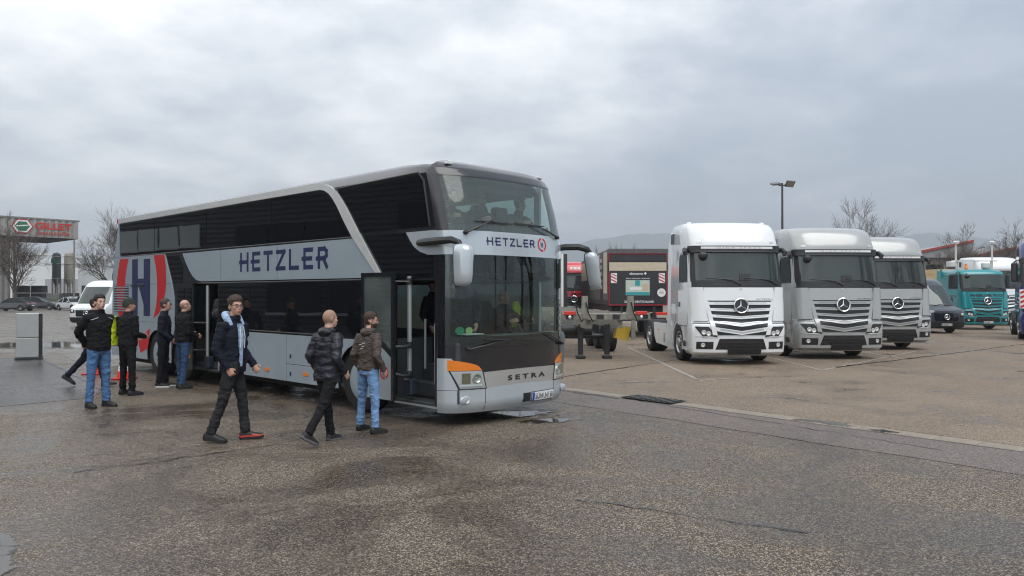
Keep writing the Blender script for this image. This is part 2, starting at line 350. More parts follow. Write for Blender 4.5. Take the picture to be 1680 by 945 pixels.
# puddles: thin water films with feathered, ragged edges
def water():
    m = bpy.data.materials.new('puddle_water'); m.use_nodes = True; t = m.node_tree; t.nodes.clear(); nn = lambda k: t.nodes.new('ShaderNode' + k)
    o = nn('OutputMaterial'); g = nn('BsdfPrincipled'); g.inputs['Base Color'].default_value = (.05, .044, .038, 1); g.inputs['Roughness'].default_value = .05; g.inputs['Specular IOR Level'].default_value = .6; tr = nn('BsdfTransparent'); mi = nn('MixShader')
    co = nn('TexCoord'); ln = nn('VectorMath'); ln.operation = 'LENGTH'; t.links.new(co.outputs['Object'], ln.inputs[0])
    gm = nn('NewGeometry'); n = nn('TexNoise'); n.inputs['Scale'].default_value = 3.2; n.inputs['Detail'].default_value = 8; n.inputs['Roughness'].default_value = .68; t.links.new(gm.outputs['Position'], n.inputs['Vector'])
    a = nn('Math'); a.operation = 'MULTIPLY_ADD'; a.inputs[1].default_value = 2.4; t.links.new(n.outputs[0], a.inputs[0]); s = nn('Math'); s.operation = 'MULTIPLY'; s.inputs[1].default_value = -1.0; t.links.new(ln.outputs['Value'], s.inputs[0]); t.links.new(s.outputs[0], a.inputs[2])
    r = nn('MapRange'); r.inputs['From Min'].default_value = .52; r.inputs['From Max'].default_value = .72; r.inputs['To Max'].default_value = .92; t.links.new(a.outputs[0], r.inputs['Value'])
    t.links.new(r.outputs[0], mi.inputs[0]); t.links.new(tr.outputs[0], mi.inputs[1]); t.links.new(g.outputs[0], mi.inputs[2]); t.links.new(mi.outputs[0], o.inputs[0]); return m
M_water = water(); pud_me = MB().add([(1.2 * cos(2 * pi * k / 24), 1.2 * sin(2 * pi * k / 24), 0) for k in range(24)], [tuple(range(24))]).mesh('puddle', M_water, 0, False); pud_n = [0]
def puddle(cx, cy, rx, ry, rot, seed, label=''):
    o = tag(link('puddle', pud_me), kind='structure'); pud_n[0] += 1; o.location = (cx, cy, .0100 + pud_n[0] * .0002); o.rotation_euler = (0, 0, rot); o.scale = (rx * 1.5, ry * 1.8, 1)
puddle(-3.55, 5.35, .10, .42, .5, 3); puddle(-3.9, 5.9, .06, .22, .9, 9)
puddle(-16, 28.5, 4.8, 1.6, .1, 8)
puddle(.0, 12.0, .7, .3, .5, 14); puddle(.5, 11.4, .5, .16, .2, 15)
qd = gp(5.2, .19); puddle(qd[0], qd[1], .42, .13, ga, 17); qd = gp(6.1, .15); puddle(qd[0], qd[1], .2, .1, ga, 18)
puddle(13.2, 17.5, 1.8, .9, .9, 21)
# ================================================================== double-decker coach
def arc(cy, cz, r, a0, a1, n=12): return [(cy + r * cos(radians(lerp(a0, a1, i / n))), cz + r * sin(radians(lerp(a0, a1, i / n)))) for i in range(n + 1)]
M_silver = mat('coach_silver_blue', (.36, .43, .48), .32, .2, .3, var=.04, vscale=1.2, dirt=.10)
M_front = mat('coach_front_silver', (.50, .56, .60), .2, .25, .9, var=.03, vscale=1.2, dirt=.05)
M_chrome = mat('rail_silver', (.66, .67, .66), .32, .3, .5, var=.05)
M_roof = mat('coach_roof_grey', (.035, .035, .040), .22, .1, .5, var=.08, vscale=2.)
M_blk = mat('gloss_black', (.012, .013, .016), .12, 0, .6)
M_rub = mat('black_rubber', (.012, .012, .013), .6, bump=.15)
M_plas = mat('black_plastic', (.02, .021, .023), .42)
M_int = mat('coach_interior_grey', (.05, .055, .06), .7, var=.15)
M_intl = mat('coach_ceiling_grey', (.32, .34, .35), .8, var=.1)
M_navy = mat('livery_navy', (.016, .022, .085), .35, 0, 0)
M_red = mat('livery_red', (.52, .012, .018), .35, 0, 0)
M_white = mat('paint_white', (.78, .79, .80), .35)
M_orange = mat('indicator_orange', (.85, .22, .01), .2, 0, .6, bump=.4, bscale=60, stretch=(6, 1, 1))
M_clear = mat('lamp_reflector', (.74, .75, .74), .18, .45, .6)
M_lens = glass('lamp_lens', (.93, .95, .95), 1.4)
M_ws = glass('coach_windscreen', (.80, .88, .86), 1.5, wave=.03)
M_wsu = glass('coach_upper_windscreen', (.70, .79, .77), 1.5, wave=.04, painted_haze=.065)
M_wsd = glass('coach_far_glass', (.62, .70, .68), 1.5)
M_steel = mat('brushed_steel', (.52, .51, .49), .38, .55, var=.06, vscale=3, stretch=(1, 1, 30))
M_pole = mat('grab_rail_grey', (.42, .44, .45), .35, .4)
def privacy(name, sc, st):
    m = mat(name, (.006, .007, .009), .015, 0, 0, spec=.5); t = m.node_tree; b = t.nodes['Principled BSDF']
    co = t.nodes.new('ShaderNodeTexCoord'); n = t.nodes.new('ShaderNodeTexNoise'); n.inputs['Scale'].default_value = sc; n.inputs['Detail'].default_value = 1
    bp = t.nodes.new('ShaderNodeBump'); bp.inputs['Strength'].default_value = st; bp.inputs['Distance'].default_value = .05
    t.links.new(co.outputs['Object'], n.inputs['Vector']); t.links.new(n.outputs[0], bp.inputs['Height']); t.links.new(bp.outputs[0], b.inputs['Normal']); return m
M_priv = privacy('privacy_glass', 1.4, .022)
bus = thing('coach', 'silver and black double-decker coach with its passenger doors open', 'bus', (-0.171, 11.817, 0), radians(46.35))
def fS(u, v, w): return Vector((-1.275 - w, u, v))
def fL(u, v, w): return Vector((1.275 + w, u, v))
def spanel(name, poly, w0, w1, m, par=bus, fn=fS, ang=35): return MB().prism(poly, fn, w0, w1).build(name, m, par, ang)
def rect(y0, y1, z0, z1): return [(y0, z0), (y1, z0), (y1, z1), (y0, z1)]
def rrect(y0, y1, z0, z1, r, n=4):
    return arc(y1 - r, z1 - r, r, 0, 90, n) + arc(y0 + r, z1 - r, r, 90, 180, n) + arc(y0 + r, z0 + r, r, 180, 270, n) + arc(y1 - r, z0 + r, r, 270, 360, n)
AX = [1.90, 8.42, 9.78]
# black body sides (door openings and wheel arches left open)
wall = [(0.98, .36), (AX[0] - .56, .36)] + arc(AX[0], .5, .58, 194, -14, 14) + [(6.74, .36), (6.74, 2.10), (7.86, 2.10), (7.86, .36)] + arc(AX[1], .5, .56, 194, -14, 12) + arc(AX[2], .5, .56, 194, -14, 12) + [(12.5, .36), (12.38, 2.3), (12.1, 3.63), (.28, 3.63), (.13, 3.2), (.035, 2.75), (.01, 2.12), (.98, 2.12)]
spanel('side_wall', wall, -.05, 0, M_blk)
spanel('door_pillar', rect(.0, .06, .3, 2.12), -.08, .002, M_blk)
b = MB()
for y0, y1, z0, z1 in ((.3, 12.4, .36, 1.2), (.3, 12.4, 2.05, 2.75), (.3, 12.1, 3.52, 3.66), (12.0, 12.4, 1.2, 3.6)): b.prism(rect(y0, y1, z0, z1), fL, -.04, 0)
for y in (.3, 2.6, 5.0, 7.4, 9.8): b.prism(rect(y, y + .12, 1.2, 3.6), fL, -.05, -.002)
b.build('far_side_wall', M_silver, bus)
for y in (.42, 2.72, 5.12, 7.52, 9.92):
    y1 = y + 2.16 if y < 9 else 12.0
    spanel('far_window', rect(y, y1, 2.75, 3.52), -.03, -.02, M_wsd, fn=fL); spanel('far_window', rect(y, y1, 1.2, 2.05), -.03, -.02, glass('coach_far_dark_glass', (.26, .30, .29), 1.5), fn=fL)
# roof: crowned loft, rear wall, floors
rings = []
for y, dz, wd in ((.34, -.13, .99), (.42, -.08, .995), (.55, -.03, 1.0), (1.0, 0, 1.0), (4, 0, 1), (8, 0, 1), (12.0, 0, 1), (12.25, -.06, .99), (12.4, -.22, .985)):
    r = []
    for k in range(17):
        t = -1 + k / 8; a = abs(t); x = 1.275 * wd * math.copysign(a ** .75, t); z = 3.9 - .10 * a ** 2 - .18 * max(0, a - .8) / .2 * (.5 + .5 * max(0, a - .8) / .2)
        r.append((x, y, z + dz))
    rings.append(r + [(1.2, y, 3.56), (-1.2, y, 3.56)])
MB().loft(rings).build('roof', M_roof, bus, 50)
b = MB().box(-.45, .45, .95, 1.75, 3.885, 3.945, .02); b.build('roof_hatch', M_plas, bus)
b = MB()
b.loft([[(-1.26, y1, z), (1.26, y1, z), (1.2, y1 - .3, z), (-1.2, y1 - .3, z)] for z, y1 in ((.36, 12.58), (1.0, 12.58), (2.3, 12.46), (2.8, 12.4), (3.6, 12.16))]); b.build('rear_wall', M_silver, bus)
MB().box(-1.22, 1.22, 2.3, 12.2, .36, .42).box(-.5, 1.22, -.2, 2.3, .36, .45).build('lower_floor', M_int, bus)
MB().box(-1.22, 1.22, .1, 12.1, 2.08, 2.2).build('upper_floor', M_int, bus)
MB().box(-1.2, 1.2, .45, 12.0, 3.5, 3.555).build('ceiling', M_intl, bus)
MB().box(-1.2, 1.2, 6.4, 6.45, .42, 2.08).build('partition', M_int, bus)
MB().box(-1.0, 1.0, -.1, 12, .2, .36).build('underbody', M_rub, bus)
# silver waist band, arch rail, rear livery panel, lockers
bandp = [(8.41, 2.755), (8.27, 2.58), (8.09, 2.40), (7.9, 2.25), (7.72, 2.17), (7.5, 2.14), (1.36, 2.13), (1.50, 2.25), (1.75, 2.50), (2.04, 2.765)]
band = spanel('waist_band', bandp, 0, .012, M_silver)
for y in (6.6, 4.4): spanel('panel_gap', rect(y, y + .008, 2.14, 2.76), .0122, .0135, M_plas, band)
up = [(12.13, 3.745), (7.2, 3.745), (3.1, 3.745), (2.95, 3.735), (2.8, 3.70), (2.66, 3.65), (2.52, 3.57), (2.37, 3.43), (2.21, 3.26), (1.87, 2.84), (1.27, 2.14)]
lo = [(1.36, 2.13), (2.05, 2.78), (2.28, 3.05), (2.48, 3.31), (2.6, 3.44), (2.72, 3.54), (2.85, 3.60), (3.0, 3.628), (7.2, 3.632), (12.17, 3.632)]
spanel('arch_rail', up + lo, 0, .03, M_chrome)
spanel('tail_marker_lamp', rect(12.12, 12.2, 3.64, 3.74), .0, .032, mat('lamp_red', (.45, .02, .02), .2))
rear = [(8.60, .345), (8.72, .9), (8.78, 1.8), (8.97, 2.14), (9.34, 2.785), (11.9, 2.79), (12.0, 2.79), (12.07, 2.85), (12.1, 3.62), (12.17, 3.62), (12.46, 2.6), (12.53, 2.1), (12.58, .34), (AX[2] + .54, .34)] + arc(AX[2], .5, .55, -16, 196, 14)
rear = [(8.98, .345)] + arc(AX[2], .5, .55, 196, -16, 14) + [(12.58, .34), (12.53, 2.1), (12.46, 2.6), (12.17, 3.62), (12.1, 3.62), (12.07, 2.85), (12.0, 2.79), (9.34, 2.785), (8.97, 2.14), (8.82, 1.8), (8.80, 1.1), (8.98, .8)]
rp = spanel('rear_side_panel', rear, 0, .012, M_silver)
for p in (rect(9.0, 12.54, 2.10, 2.108), rect(9.9, 12.5, 1.22, 1.226), rect(12.08, 12.44, 2.788, 2.794)): spanel('panel_gap', p, .0122, .0132, M_plas, rp)
def bandarc(cy, cz, r0, r1, a0, a1, n=16): return arc(cy, cz, r1, a0, a1, n) + arc(cy, cz, r0, a1, a0, n)
# big round emblem: two red arcs and a navy letter
def clip_arc(sgn, a0, a1, ca):
    return [(ca + sgn * sqrt(max(0, 1 - ((z - 1.95) / 1.55) ** 2)) * 1.42, z) for z in [lerp(a0, a1, i / 12) for i in range(13)]]
o_, i_ = [(12.03, 2.74), (12.14, 2.5), (12.22, 2.25), (12.25, 2.0), (12.24, 1.75), (12.18, 1.5), (12.06, 1.25)], [(11.60, 1.25), (11.68, 1.5), (11.71, 1.75), (11.71, 2.0), (11.68, 2.25), (11.59, 2.5), (11.47, 2.74)]
spanel('emblem_arc', o_ + i_, .0125, .0145, M_red, rp)
spanel('emblem_arc', [(9.95, 2.765), (9.82, 2.5), (9.75, 2.2), (9.74, 1.9), (9.79, 1.62), (9.95, 1.32), (9.98, 1.3), (9.62, 1.45), (9.4, 1.7), (9.28, 1.95), (9.25, 2.2), (9.28, 2.5), (9.36, 2.765)], .0125, .0145, M_red, rp)
spanel('emblem_arc', [(10.15, 1.08), (10.2, .82), (10.28, .60), (10.7, .48), (10.85, .75), (10.5, .92)], .0125, .0145, M_red, rp)
for p in (rect(10.89, 11.24, 1.36, 2.71), rect(10.15, 10.53, 1.36, 2.70), [(10.53, 2.12), (10.89, 2.12), (10.89, 2.24), (10.53, 2.24)], [(10.53, 2.11), (10.86, 2.11), (10.53, 1.62)]): spanel('emblem_letter', p, .0125, .0145, M_navy, rp)
MB().box(-1.289, -1.286, 11.46, 12.42, 1.44, 2.07).build('vent_recess', M_plas, rp)
for k in range(10): spanel('vent_slat', rect(11.46, 12.42, 1.45 + k * .064, 1.478 + k * .064), .014, .03, M_silver, rp)
spanel('vent_handle', rect(10.5, 11.3, 2.05, 2.085), .0132, .03, M_plas, rp)
for y0, y1, z0, z1 in ((5.42, 6.72, .335, 1.155), (4.09, 5.41, .335, 1.155), (2.50, 4.075, .645, 1.155), (2.50, 4.075, .335, .635)):
    lk = spanel('luggage_hatch', rect(y0, y1, z0, z1), 0, .012, M_silver)
    if z1 < .7 or y0 > 4: spanel('side_marker', rrect((y0 + y1) / 2 - .07 if y0 > 4 else 3.36, (y0 + y1) / 2 + .07 if y0 > 4 else 3.5, .465, .525, .015), .012, .024, M_orange, lk)
    spanel('hatch_lock', rrect(y1 - .16, y1 - .12, z0 + .1, z0 + .17, .015), .012, .02, M_plas, lk)
spanel('wheel_arch_panel', [(.98, .345), (AX[0] - .56, .345)] + arc(AX[0], .5, .58, 196, -16, 14) + [(2.49, .345), (2.49, 1.155), (.98, 1.155)], 0, .012, M_silver)
# panes of both decks
ub = 2.80
for p in ([(12.05, 2.92), (11.98, 2.86), (11.88, ub), (9.93, ub), (9.93, 3.60), (12.06, 3.60)], rect(7.27, 9.9, ub, 3.60), rect(4.62, 7.24, ub, 3.60),
          [(4.59, ub), (2.14, ub), (2.34, 3.04), (2.54, 3.30), (2.68, 3.44), (2.86, 3.55), (3.05, 3.60), (4.59, 3.60)],
          [(1.92, 2.84), (2.2, 3.18), (2.36, 3.37), (2.5, 3.50), (2.5, 3.56), (.36, 3.60), (.2, 2.85)]):
    spanel('upper_window_pane', p, .001, .006, M_priv, ang=0)
for y0, y1 in ((5.42, 6.70), (4.10, 5.39), (2.78, 4.07), (1.02, 2.75)): spanel('lower_window_pane', rect(y0, y1, 1.21, 2.06), .001, .006, M_priv, ang=0)
spanel('quarter_pane', [(8.45, 2.12), (8.9, 2.12), (9.24, 2.72), (8.55, 2.72), (8.4, 2.5)], .001, .006, M_priv, ang=0)
spanel('front_gloss_panel', [(.08, 2.14), (1.2, 2.14), (1.78, 2.78), (.75, 2.78), (.62, 2.62), (.45, 2.48), (.1, 2.44)], .001, .006, M_priv, ang=0)
def frame_strip(pts, w, th, name, m, par=bus, wo=.006):
    b = MB(); b.tube([fS(y, z, wo) for y, z in pts], w, 6); return b.build(name, m, par)
frame_strip([(2.55, 3.60), (.42, 3.64), (.30, 3.52), (.16, 2.85)], .016, 0, 'window_gasket', M_plas)
frame_strip([(12.02, 2.80), (2.05, 2.785)], .014, 0, 'window_gasket', M_plas)
frame_strip([(6.72, 1.19), (2.5, 1.19)], .012, 0, 'window_gasket', M_plas)
frame_strip([(7.6, 2.1), (1.3, 2.1)], .014, 0, 'window_gasket', M_plas)
# HETZLER on the waist band: strokes in letter units (0..1 wide, 0..1 high)
GL = {'H': [(0, 0, 0, 1), (1, 0, 1, 1), (-.16, .5, 1, .5)], 'E': [(.1, 0, .1, 1), (.1, 1, 1, 1), (.1, 0, 1, 0), (-.12, .5, .9, .5)], 'T': [(0, 1, 1, 1), (.5, 0, .5, 1)],
      'Z': [(0, 1, 1, 1), (1, 1, 0, 0), (0, 0, 1, 0)], 'L': [(0, 1, 0, 0), (0, 0, 1, 0)],
      'R': [(.1, 0, .1, 1), (.1, 1, .75, 1), (.75, 1, .98, .85), (.98, .85, .98, .62), (.98, .62, .75, .46), (-.12, .46, .75, .46), (.62, .46, 1, 0)]}
def stroke_word(name, s, u0, u1, v0, v1, fn, th, w, m, par, seg=1):
    n = len(s); adv = (u1 - u0) / (n + .34 * (n - 1)); b = MB(); k = 0
    for i, ch in enumerate(s):
        o = u0 + i * adv * 1.34; h = abs(adv); sg = 1 if adv > 0 else -1
        for x0, y0, x1, y1 in GL[ch]:
            hh = (v1 - v0) - th
            a = Vector((o + sg * (th / 2 + x0 * (h - th)), v0 + th / 2 + y0 * hh)); c = Vector((o + sg * (th / 2 + x1 * (h - th)), v0 + th / 2 + y1 * hh))
            d = (c - a).normalized(); q = Vector((-d.y, d.x)) * th / 2; a = a - d * th / 2; c = c + d * th / 2; k += 1
            b.add([fn(p.x, p.y, w + k * .0001) for p in (a - q, c - q, c + q, a + q)], [(0, 1, 2, 3)])
    return b.build(name, m, par, 0, recalc=False)
stroke_word('lettering', 'HETZLER', 5.80, 2.76, 2.30, 2.672, fS, .075, .0125, M_navy, band)
# ---- wheels
def wheel(par, x, y, z, r, w, sgn, dish, m_rim, name='wheel', bolts=10, n=28, capm=None):
    e = bpy.data.objects.new(name, None); C.objects.link(e); e.parent = par; e.location = (x, y, z); e.empty_display_size = .1
    s = sgn
    b = MB().lathe((0, 0, 0), (s, 0, 0), [(r * .60, -w), (r * .9, -w), (r, -w * .86), (r * 1.0, -w * .14), (r * .965, -w * .03), (r * .9, 0), (r * .62, -.012), (r * .585, -.05)], n)
    for k in range(4): pass
    b.build('tyre', M_rub, e)
    b = MB()
    if dish == 'cover':
        b.lathe((0, 0, 0), (s, 0, 0), [(r * .60, -.05), (r * .60, -.008), (r * .55, .005), (r * .3, .012), (0, .015)], n)
    else:
        b.lathe((0, 0, 0), (s, 0, 0), [(r * .60, -w * .9), (r * .60, -.015), (r * .57, -.012), (r * .53, -.05), (r * .50, -.09), (r * .36, -.04), (r * .24, -.03), (r * .22, .02), (r * .18, .03), (0, .032)], n)
    b.build('rim', m_rim, e)
    if dish == 'cover':
        MB().lathe((s * .012, 0, 0), (s, 0, 0), [(.055, 0), (.055, .006), (0, .007)], 16).build('hub_emblem', M_plas, e)
    elif bolts:
        b = MB()
        for k in range(bolts):
            a = 2 * pi * k / bolts; c = Vector((-s * .04, r * .31 * cos(a), r * .31 * sin(a))); b.cyl(c, c + Vector((s * .035, 0, 0)), .016, n=6)
        b.build('wheel_nuts', M_plas, e)
    return e
for i, y in enumerate(AX):
    wheel(bus, -1.245, y, .5, .5, .3, -1, 'cover', M_silver); wheel(bus, 1.245, y, .5, .5, .3, 1, 'cover', M_silver)
    MB().prism(arc(y, .5, .57, -20, 200, 12), fS, -.9, -.06).build('wheel_well', M_rub, bus)
# ---- front
FB = Front([(.18, .03, 1.24, .40), (.3, 0, 1.275, .46), (2.4, 0, 1.275, .46), (2.75, .03, 1.275, .46), (3.2, .13, 1.272, .44), (3.6, .25, 1.265, .42), (3.70, .30, 1.25, .40), (3.79, .38, 1.20, .34), (3.86, .52, 1.08, .25), (3.895, .80, .9, .12)])
def fpatch(name, m, xl, xr, zl, zh, off=.005, nx=20, nz=5, th=.02, par=bus, ang=40):
    return FB.patch(MB(), xl, xr, zl, zh, off, nx, nz, th).build(name, m, par, ang)
bump = fpatch('front_bumper', M_front, -1.275, 1.275, .2, lambda x: .555 - .03 * abs(x), .012, 28, 6, .03)
for sx in (-1, 1):
    fpatch('bumper_wing', M_front, (lambda v: -1.275) if sx < 0 else (lambda v: lerp(.98, 1.19, v)), (lambda v: lerp(-.98, -1.19, v)) if sx < 0 else (lambda v: 1.275), .525, lambda x: .97, .013, 8, 8, .03)
    xs = lambda a, c: (a, c) if sx > 0 else (-c, -a)
    l, r = xs(.78, 1.18)
    hl = fpatch('headlight', M_clear, (lambda v: -lerp(1.10, 1.2, v)) if sx < 0 else (lambda v: lerp(.74, .80, v)), (lambda v: -lerp(.74, .80, v)) if sx < 0 else (lambda v: lerp(1.10, 1.2, v)), .545, .79, .002, 10, 5, .02)
    fpatch('headlight_surround', M_plas, (lambda v: -lerp(1.12, 1.22, v)) if sx < 0 else (lambda v: lerp(.72, .78, v)), (lambda v: -lerp(.72, .78, v)) if sx < 0 else (lambda v: lerp(1.12, 1.22, v)), .53, .80, .0145, 10, 5, .03, hl)
    fpatch('headlight_reflector', M_clear, (lambda v: -lerp(1.10, 1.2, v)) if sx < 0 else (lambda v: lerp(.74, .80, v)), (lambda v: -lerp(.74, .80, v)) if sx < 0 else (lambda v: lerp(1.10, 1.2, v)), .545, .79, .0165, 10, 5, .004, hl)
    fpatch('reflector_box', mat('lamp_bezel_white', (.80, .81, .80), .3, .2), -1.10 if sx < 0 else .80, -.80 if sx < 0 else 1.10, .575, .60, .030, 8, 1, .014, hl)
    fpatch('reflector_box', mat('lamp_tint', (.30, .27, .16), .15, .7), -1.08 if sx < 0 else .97, -.97 if sx < 0 else 1.08, .61, .76, .022, 4, 3, .006, hl)
    for x in (.88,):
        c = FB.pt(sx * x, .685, .017); MB().lathe(c, (FB.pt(sx * x, .67, .1) - FB.pt(sx * x, .67)), [(.068, 0), (.068, .016), (.06, .018), (.045, .006), (.02, .002), (.018, .012), (0, .014)], 18).build('lamp_bowl', mat('lamp_bowl', (.62, .62, .56), .12, .85), hl)
    fpatch('headlight_lens', M_lens, (lambda v: -lerp(1.10, 1.2, v)) if sx < 0 else (lambda v: lerp(.74, .80, v)), (lambda v: -lerp(.74, .80, v)) if sx < 0 else (lambda v: lerp(1.10, 1.2, v)), .545, .79, .045, 10, 5, .003, hl)
    fpatch('indicator', M_orange, -1.225 if sx < 0 else .80, -.80 if sx < 0 else 1.225, .797, lambda x: .80 + .15 * max(0, (abs(x) - .8) / .42) ** .45, .016, 12, 4, .02)
    fc = FB.pt(sx * 1.02, .385, .014)
    b = MB().ell(fc, .13, .018, .062, 16, 8); b.build('fog_lamp_recess', M_front, bump)
    n_ = (FB.pt(sx * 1.02, .385, .1) - FB.pt(sx * 1.02, .385, 0)).normalized()
    MB().lathe(FB.pt(sx * 1.02, .385, .024), n_, [(.05, 0), (.05, .008), (.042, .010), (.03, .004), (0, .003)], 18).build('fog_lamp', M_clear, bump)
    fpatch('bumper_gap', M_plas, sx * .74 - .004, sx * .74 + .004, .22, .53, .0135, 2, 6, .01, bump)
grl = fpatch('grille_trim', M_steel, lambda v: -lerp(.72, .79, v), lambda v: lerp(.72, .79, v), lambda x: .555 - .03 * abs(x), lambda x: .775 - .02 * x * x, .008, 20, 4, .02)
b = MB(); lettering(b, 'S E T R A', -.33, .50, .615, .69, FB.fn, .014, .03); b.build('lettering', M_blk, grl, 0, recalc=False)
fpatch('front_mask', M_blk, -1.268, 1.268, lambda x: .775 + (.04 if abs(x) > .8 else 0), 1.14, .001, 28, 6, .03)
fpatch('mask_edge', M_plas, -1.22, 1.22, 1.125, 1.15, .012, 24, 1, .02)
fpatch('lower_windscreen', M_ws, -1.262, 1.262, 1.15, 2.435, .004, 32, 14, .006)
fpatch('windscreen_frit', M_blk, -1.262, 1.262, 1.15, 1.27, .0, 24, 2, .01)
fpatch('windscreen_frit', M_blk, -1.268, -1.20, 1.15, 2.43, -.004, 3, 10, .01); fpatch('windscreen_frit', M_blk, 1.20, 1.268, 1.15, 2.43, -.004, 3, 10, .01)
nb = fpatch('name_band', M_front, -1.275, 1.275, 2.435, 2.775, .012, 30, 5, .03)
spanel('name_band_wing', [(.0, 2.435), (.2, 2.44), (.38, 2.49), (.52, 2.57), (.62, 2.68), (.70, 2.785), (.03, 2.785)], 0, .012, M_front)
stroke_word('lettering', 'HETZLER', -.70, .27, 2.575, 2.695, FB.fn, .022, .0128, M_navy, nb)
def femblem(cx, cz, r, par, fn, w, name='emblem'):
    b = MB(); 
    for a0, a1 in ((-60, 78), (100, 190), (190, 285)):
        pts = bandarc(0, 0, r * .72, r, a0, a1, 12); n = 13
        for i in range(12): b.add([fn(cx + pts[j][0], cz + pts[j][1], w) for j in (i, i + 1, 2 * n - 2 - i, 2 * n - 1 - i)], [(0, 1, 2, 3)])
    b.build(name, M_red, par, 0, recalc=False)
    b = MB()
    for x0, x1, z0, z1 in ((-.3, -.12, -.38, .42), (.1, .28, -.42, .38), (-.12, .1, -.08, .1)): b.add([fn(cx + r * x, cz + r * z, w) for x, z in ((x0, z0), (x1, z0), (x1, z1), (x0, z1))], [(0, 1, 2, 3)])
    b.build('emblem_letter', M_navy, par, 0, recalc=False)
femblem(.45, 2.63, .105, nb, FB.fn, .0128)
fpatch('upper_windscreen', M_wsu, -1.235, 1.235, 2.78, 3.60, .002, 32, 12, .006)
fpatch('windscreen_frit', M_blk, -1.25, 1.25, 2.775, 2.87, -.004, 28, 2, .01)
for sx in (-1, 1): fpatch('windscreen_pillar', M_roof, -1.275 if sx < 0 else 1.20, -1.20 if sx < 0 else 1.275, 2.775, 3.62, .006, 5, 12, .04)
fpatch('windscreen_pillar', M_blk, -1.275, -1.245, 1.0, 2.435, .006, 3, 10, .03); fpatch('windscreen_pillar', M_blk, 1.245, 1.275, 1.0, 2.435, .006, 3, 10, .03)
fpatch('roof_cap', M_roof, lambda v: -1.275, lambda v: 1.275, 3.58, lambda x: 3.892 - .05 * (x / 1.0) ** 2, .006, 32, 14, .04)
for sx in (-1, 1):
    c = FB.pt(sx * .98, 3.76, .01); MB().box(c.x - .07, c.x + .07, c.y - .03, c.y + .03, c.z - .012, c.z + .02, .008).build('marker_lamp', M_clear, bus)
# plate
pf = lambda u, v, w: FB.pt(u, v, w)
MB(); pl = fpatch('number_plate', M_white, .19, .71, .285, .395, .03, 6, 2, .01)
fpatch('plate_band', mat('plate_blue', (.01, .05, .35), .4), .192, .235, .287, .393, .0312, 2, 2, .002, pl)
b = MB(); lettering(b, 'SÜW.HF 81', .25, .69, .297, .388, FB.fn, .0315, .0); b.build('lettering', M_blk, pl, 0, recalc=False)
fpatch('plate_holder', M_plas, .18, .72, .265, .405, .02, 6, 2, .01); fpatch('tow_eye_cover', M_plas, .0, .155, .28, .40, .02, 4, 2, .012)
for sx in (-1.32, -1.2): 
    pass
for x, z, r, col in ((-1.10, 1.36, .055, (.02, .28, .14)), (-.98, 1.36, .05, (.45, .6, .25))):
    b = MB(); ps = [FB.pt(x + r * cos(2 * pi * k / 20), z + r * sin(2 * pi * k / 20), -.004) for k in range(20)]; b.add(ps, [tuple(range(20))]); b.build('round_sticker', mat('sticker_%d' % int(col[1] * 100), col, .5), bus, 0, recalc=False)
# wipers
def wiper(a, k, b0, b1, par=bus):
    b = MB(); A, K, B0, B1 = FB.pt(*a, .03), FB.pt(*k, .06), FB.pt(*b0, .03), FB.pt(*b1, .03)
    b.lathe(A - Vector((0, 0, 0)), (0, -1, 0), [(.03, -.02), (.03, .03), (.02, .045)], 12); b.tube([A + P(0, -.03, 0), (A + K) / 2 + P(0, -.035, 0), K], [.016, .013, .008], 6)
    mid = (B0 + B1) / 2; b.tube([FB.pt(lerp(b0[0], b1[0], t), lerp(b0[1], b1[1], t), .025) for t in (0, .2, .4, .6, .8, 1)], .009, 6)
    b.tube([K, FB.pt(lerp(b0[0], b1[0], .5), lerp(b0[1], b1[1], .5), .025)], .007, 6)
    b.build('windscreen_wiper', M_plas, par)
wiper((-1.02, 2.745), (-.62, 2.92), (-.86, 2.915), (-.18, 2.905)); wiper((.86, 2.76), (.34, 2.90), (-.12, 2.925), (.56, 2.915))
wiper((-1.0, 1.10), (-.6, 1.18), (-.76, 1.22), (.22, 1.20)); wiper((.98, 1.10), (.5, 1.27), (-.26, 1.31), (.66, 1.28))
# mirrors
def mirror(arm, head, tilt, par=bus):
    e = bpy.data.objects.new('side_mirror', None); C.objects.link(e); e.parent = par
    MB().tube(arm, [.05, .055, .055, .05, .04, .03][:len(arm)], 10).build('mirror_arm', M_plas, e)
    hx, hy, zt, zb, w, d = head; rings = []; ringb = []
    for t in (0, .06, .16, .4, .7, .88, .96, 1):
        k = (1 - abs(2 * t - 1) ** 9 * .42); z = lerp(zt, zb, t); x = hx + tilt * t; ww, dd = w * k * lerp(1, .8, t), d * k
        rings.append([(x + ww * cos(a), hy - max(0, dd * sin(a)) - .0, z) for a in [pi * q / 10 for q in range(11)]])
        ringb.append([(x + ww * 1.02 * cos(a), hy + .004 + .05 * k * max(0, -sin(a)), z) for a in [-pi * q / 10 for q in range(11)]])
    MB().loft(rings).build('mirror_shell', M_front, e, 60); MB().loft(ringb).build('mirror_back', M_plas, e, 60)
    return e
mirror([(-1.27, .42, 2.62), (-1.32, .2, 2.62), (-1.36, -.12, 2.62), (-1.38, -.40, 2.62), (-1.38, -.56, 2.58), (-1.37, -.62, 2.47)], (-1.37, -.60, 2.55, 1.98, .15, .20), -.02)
mirror([(1.16, -.1, 2.62), (1.25, -.25, 2.64), (1.38, -.42, 2.64), (1.50, -.50, 2.60), (1.58, -.52, 2.52)], (1.56, -.48, 2.56, 1.96, .12, .17), .12)
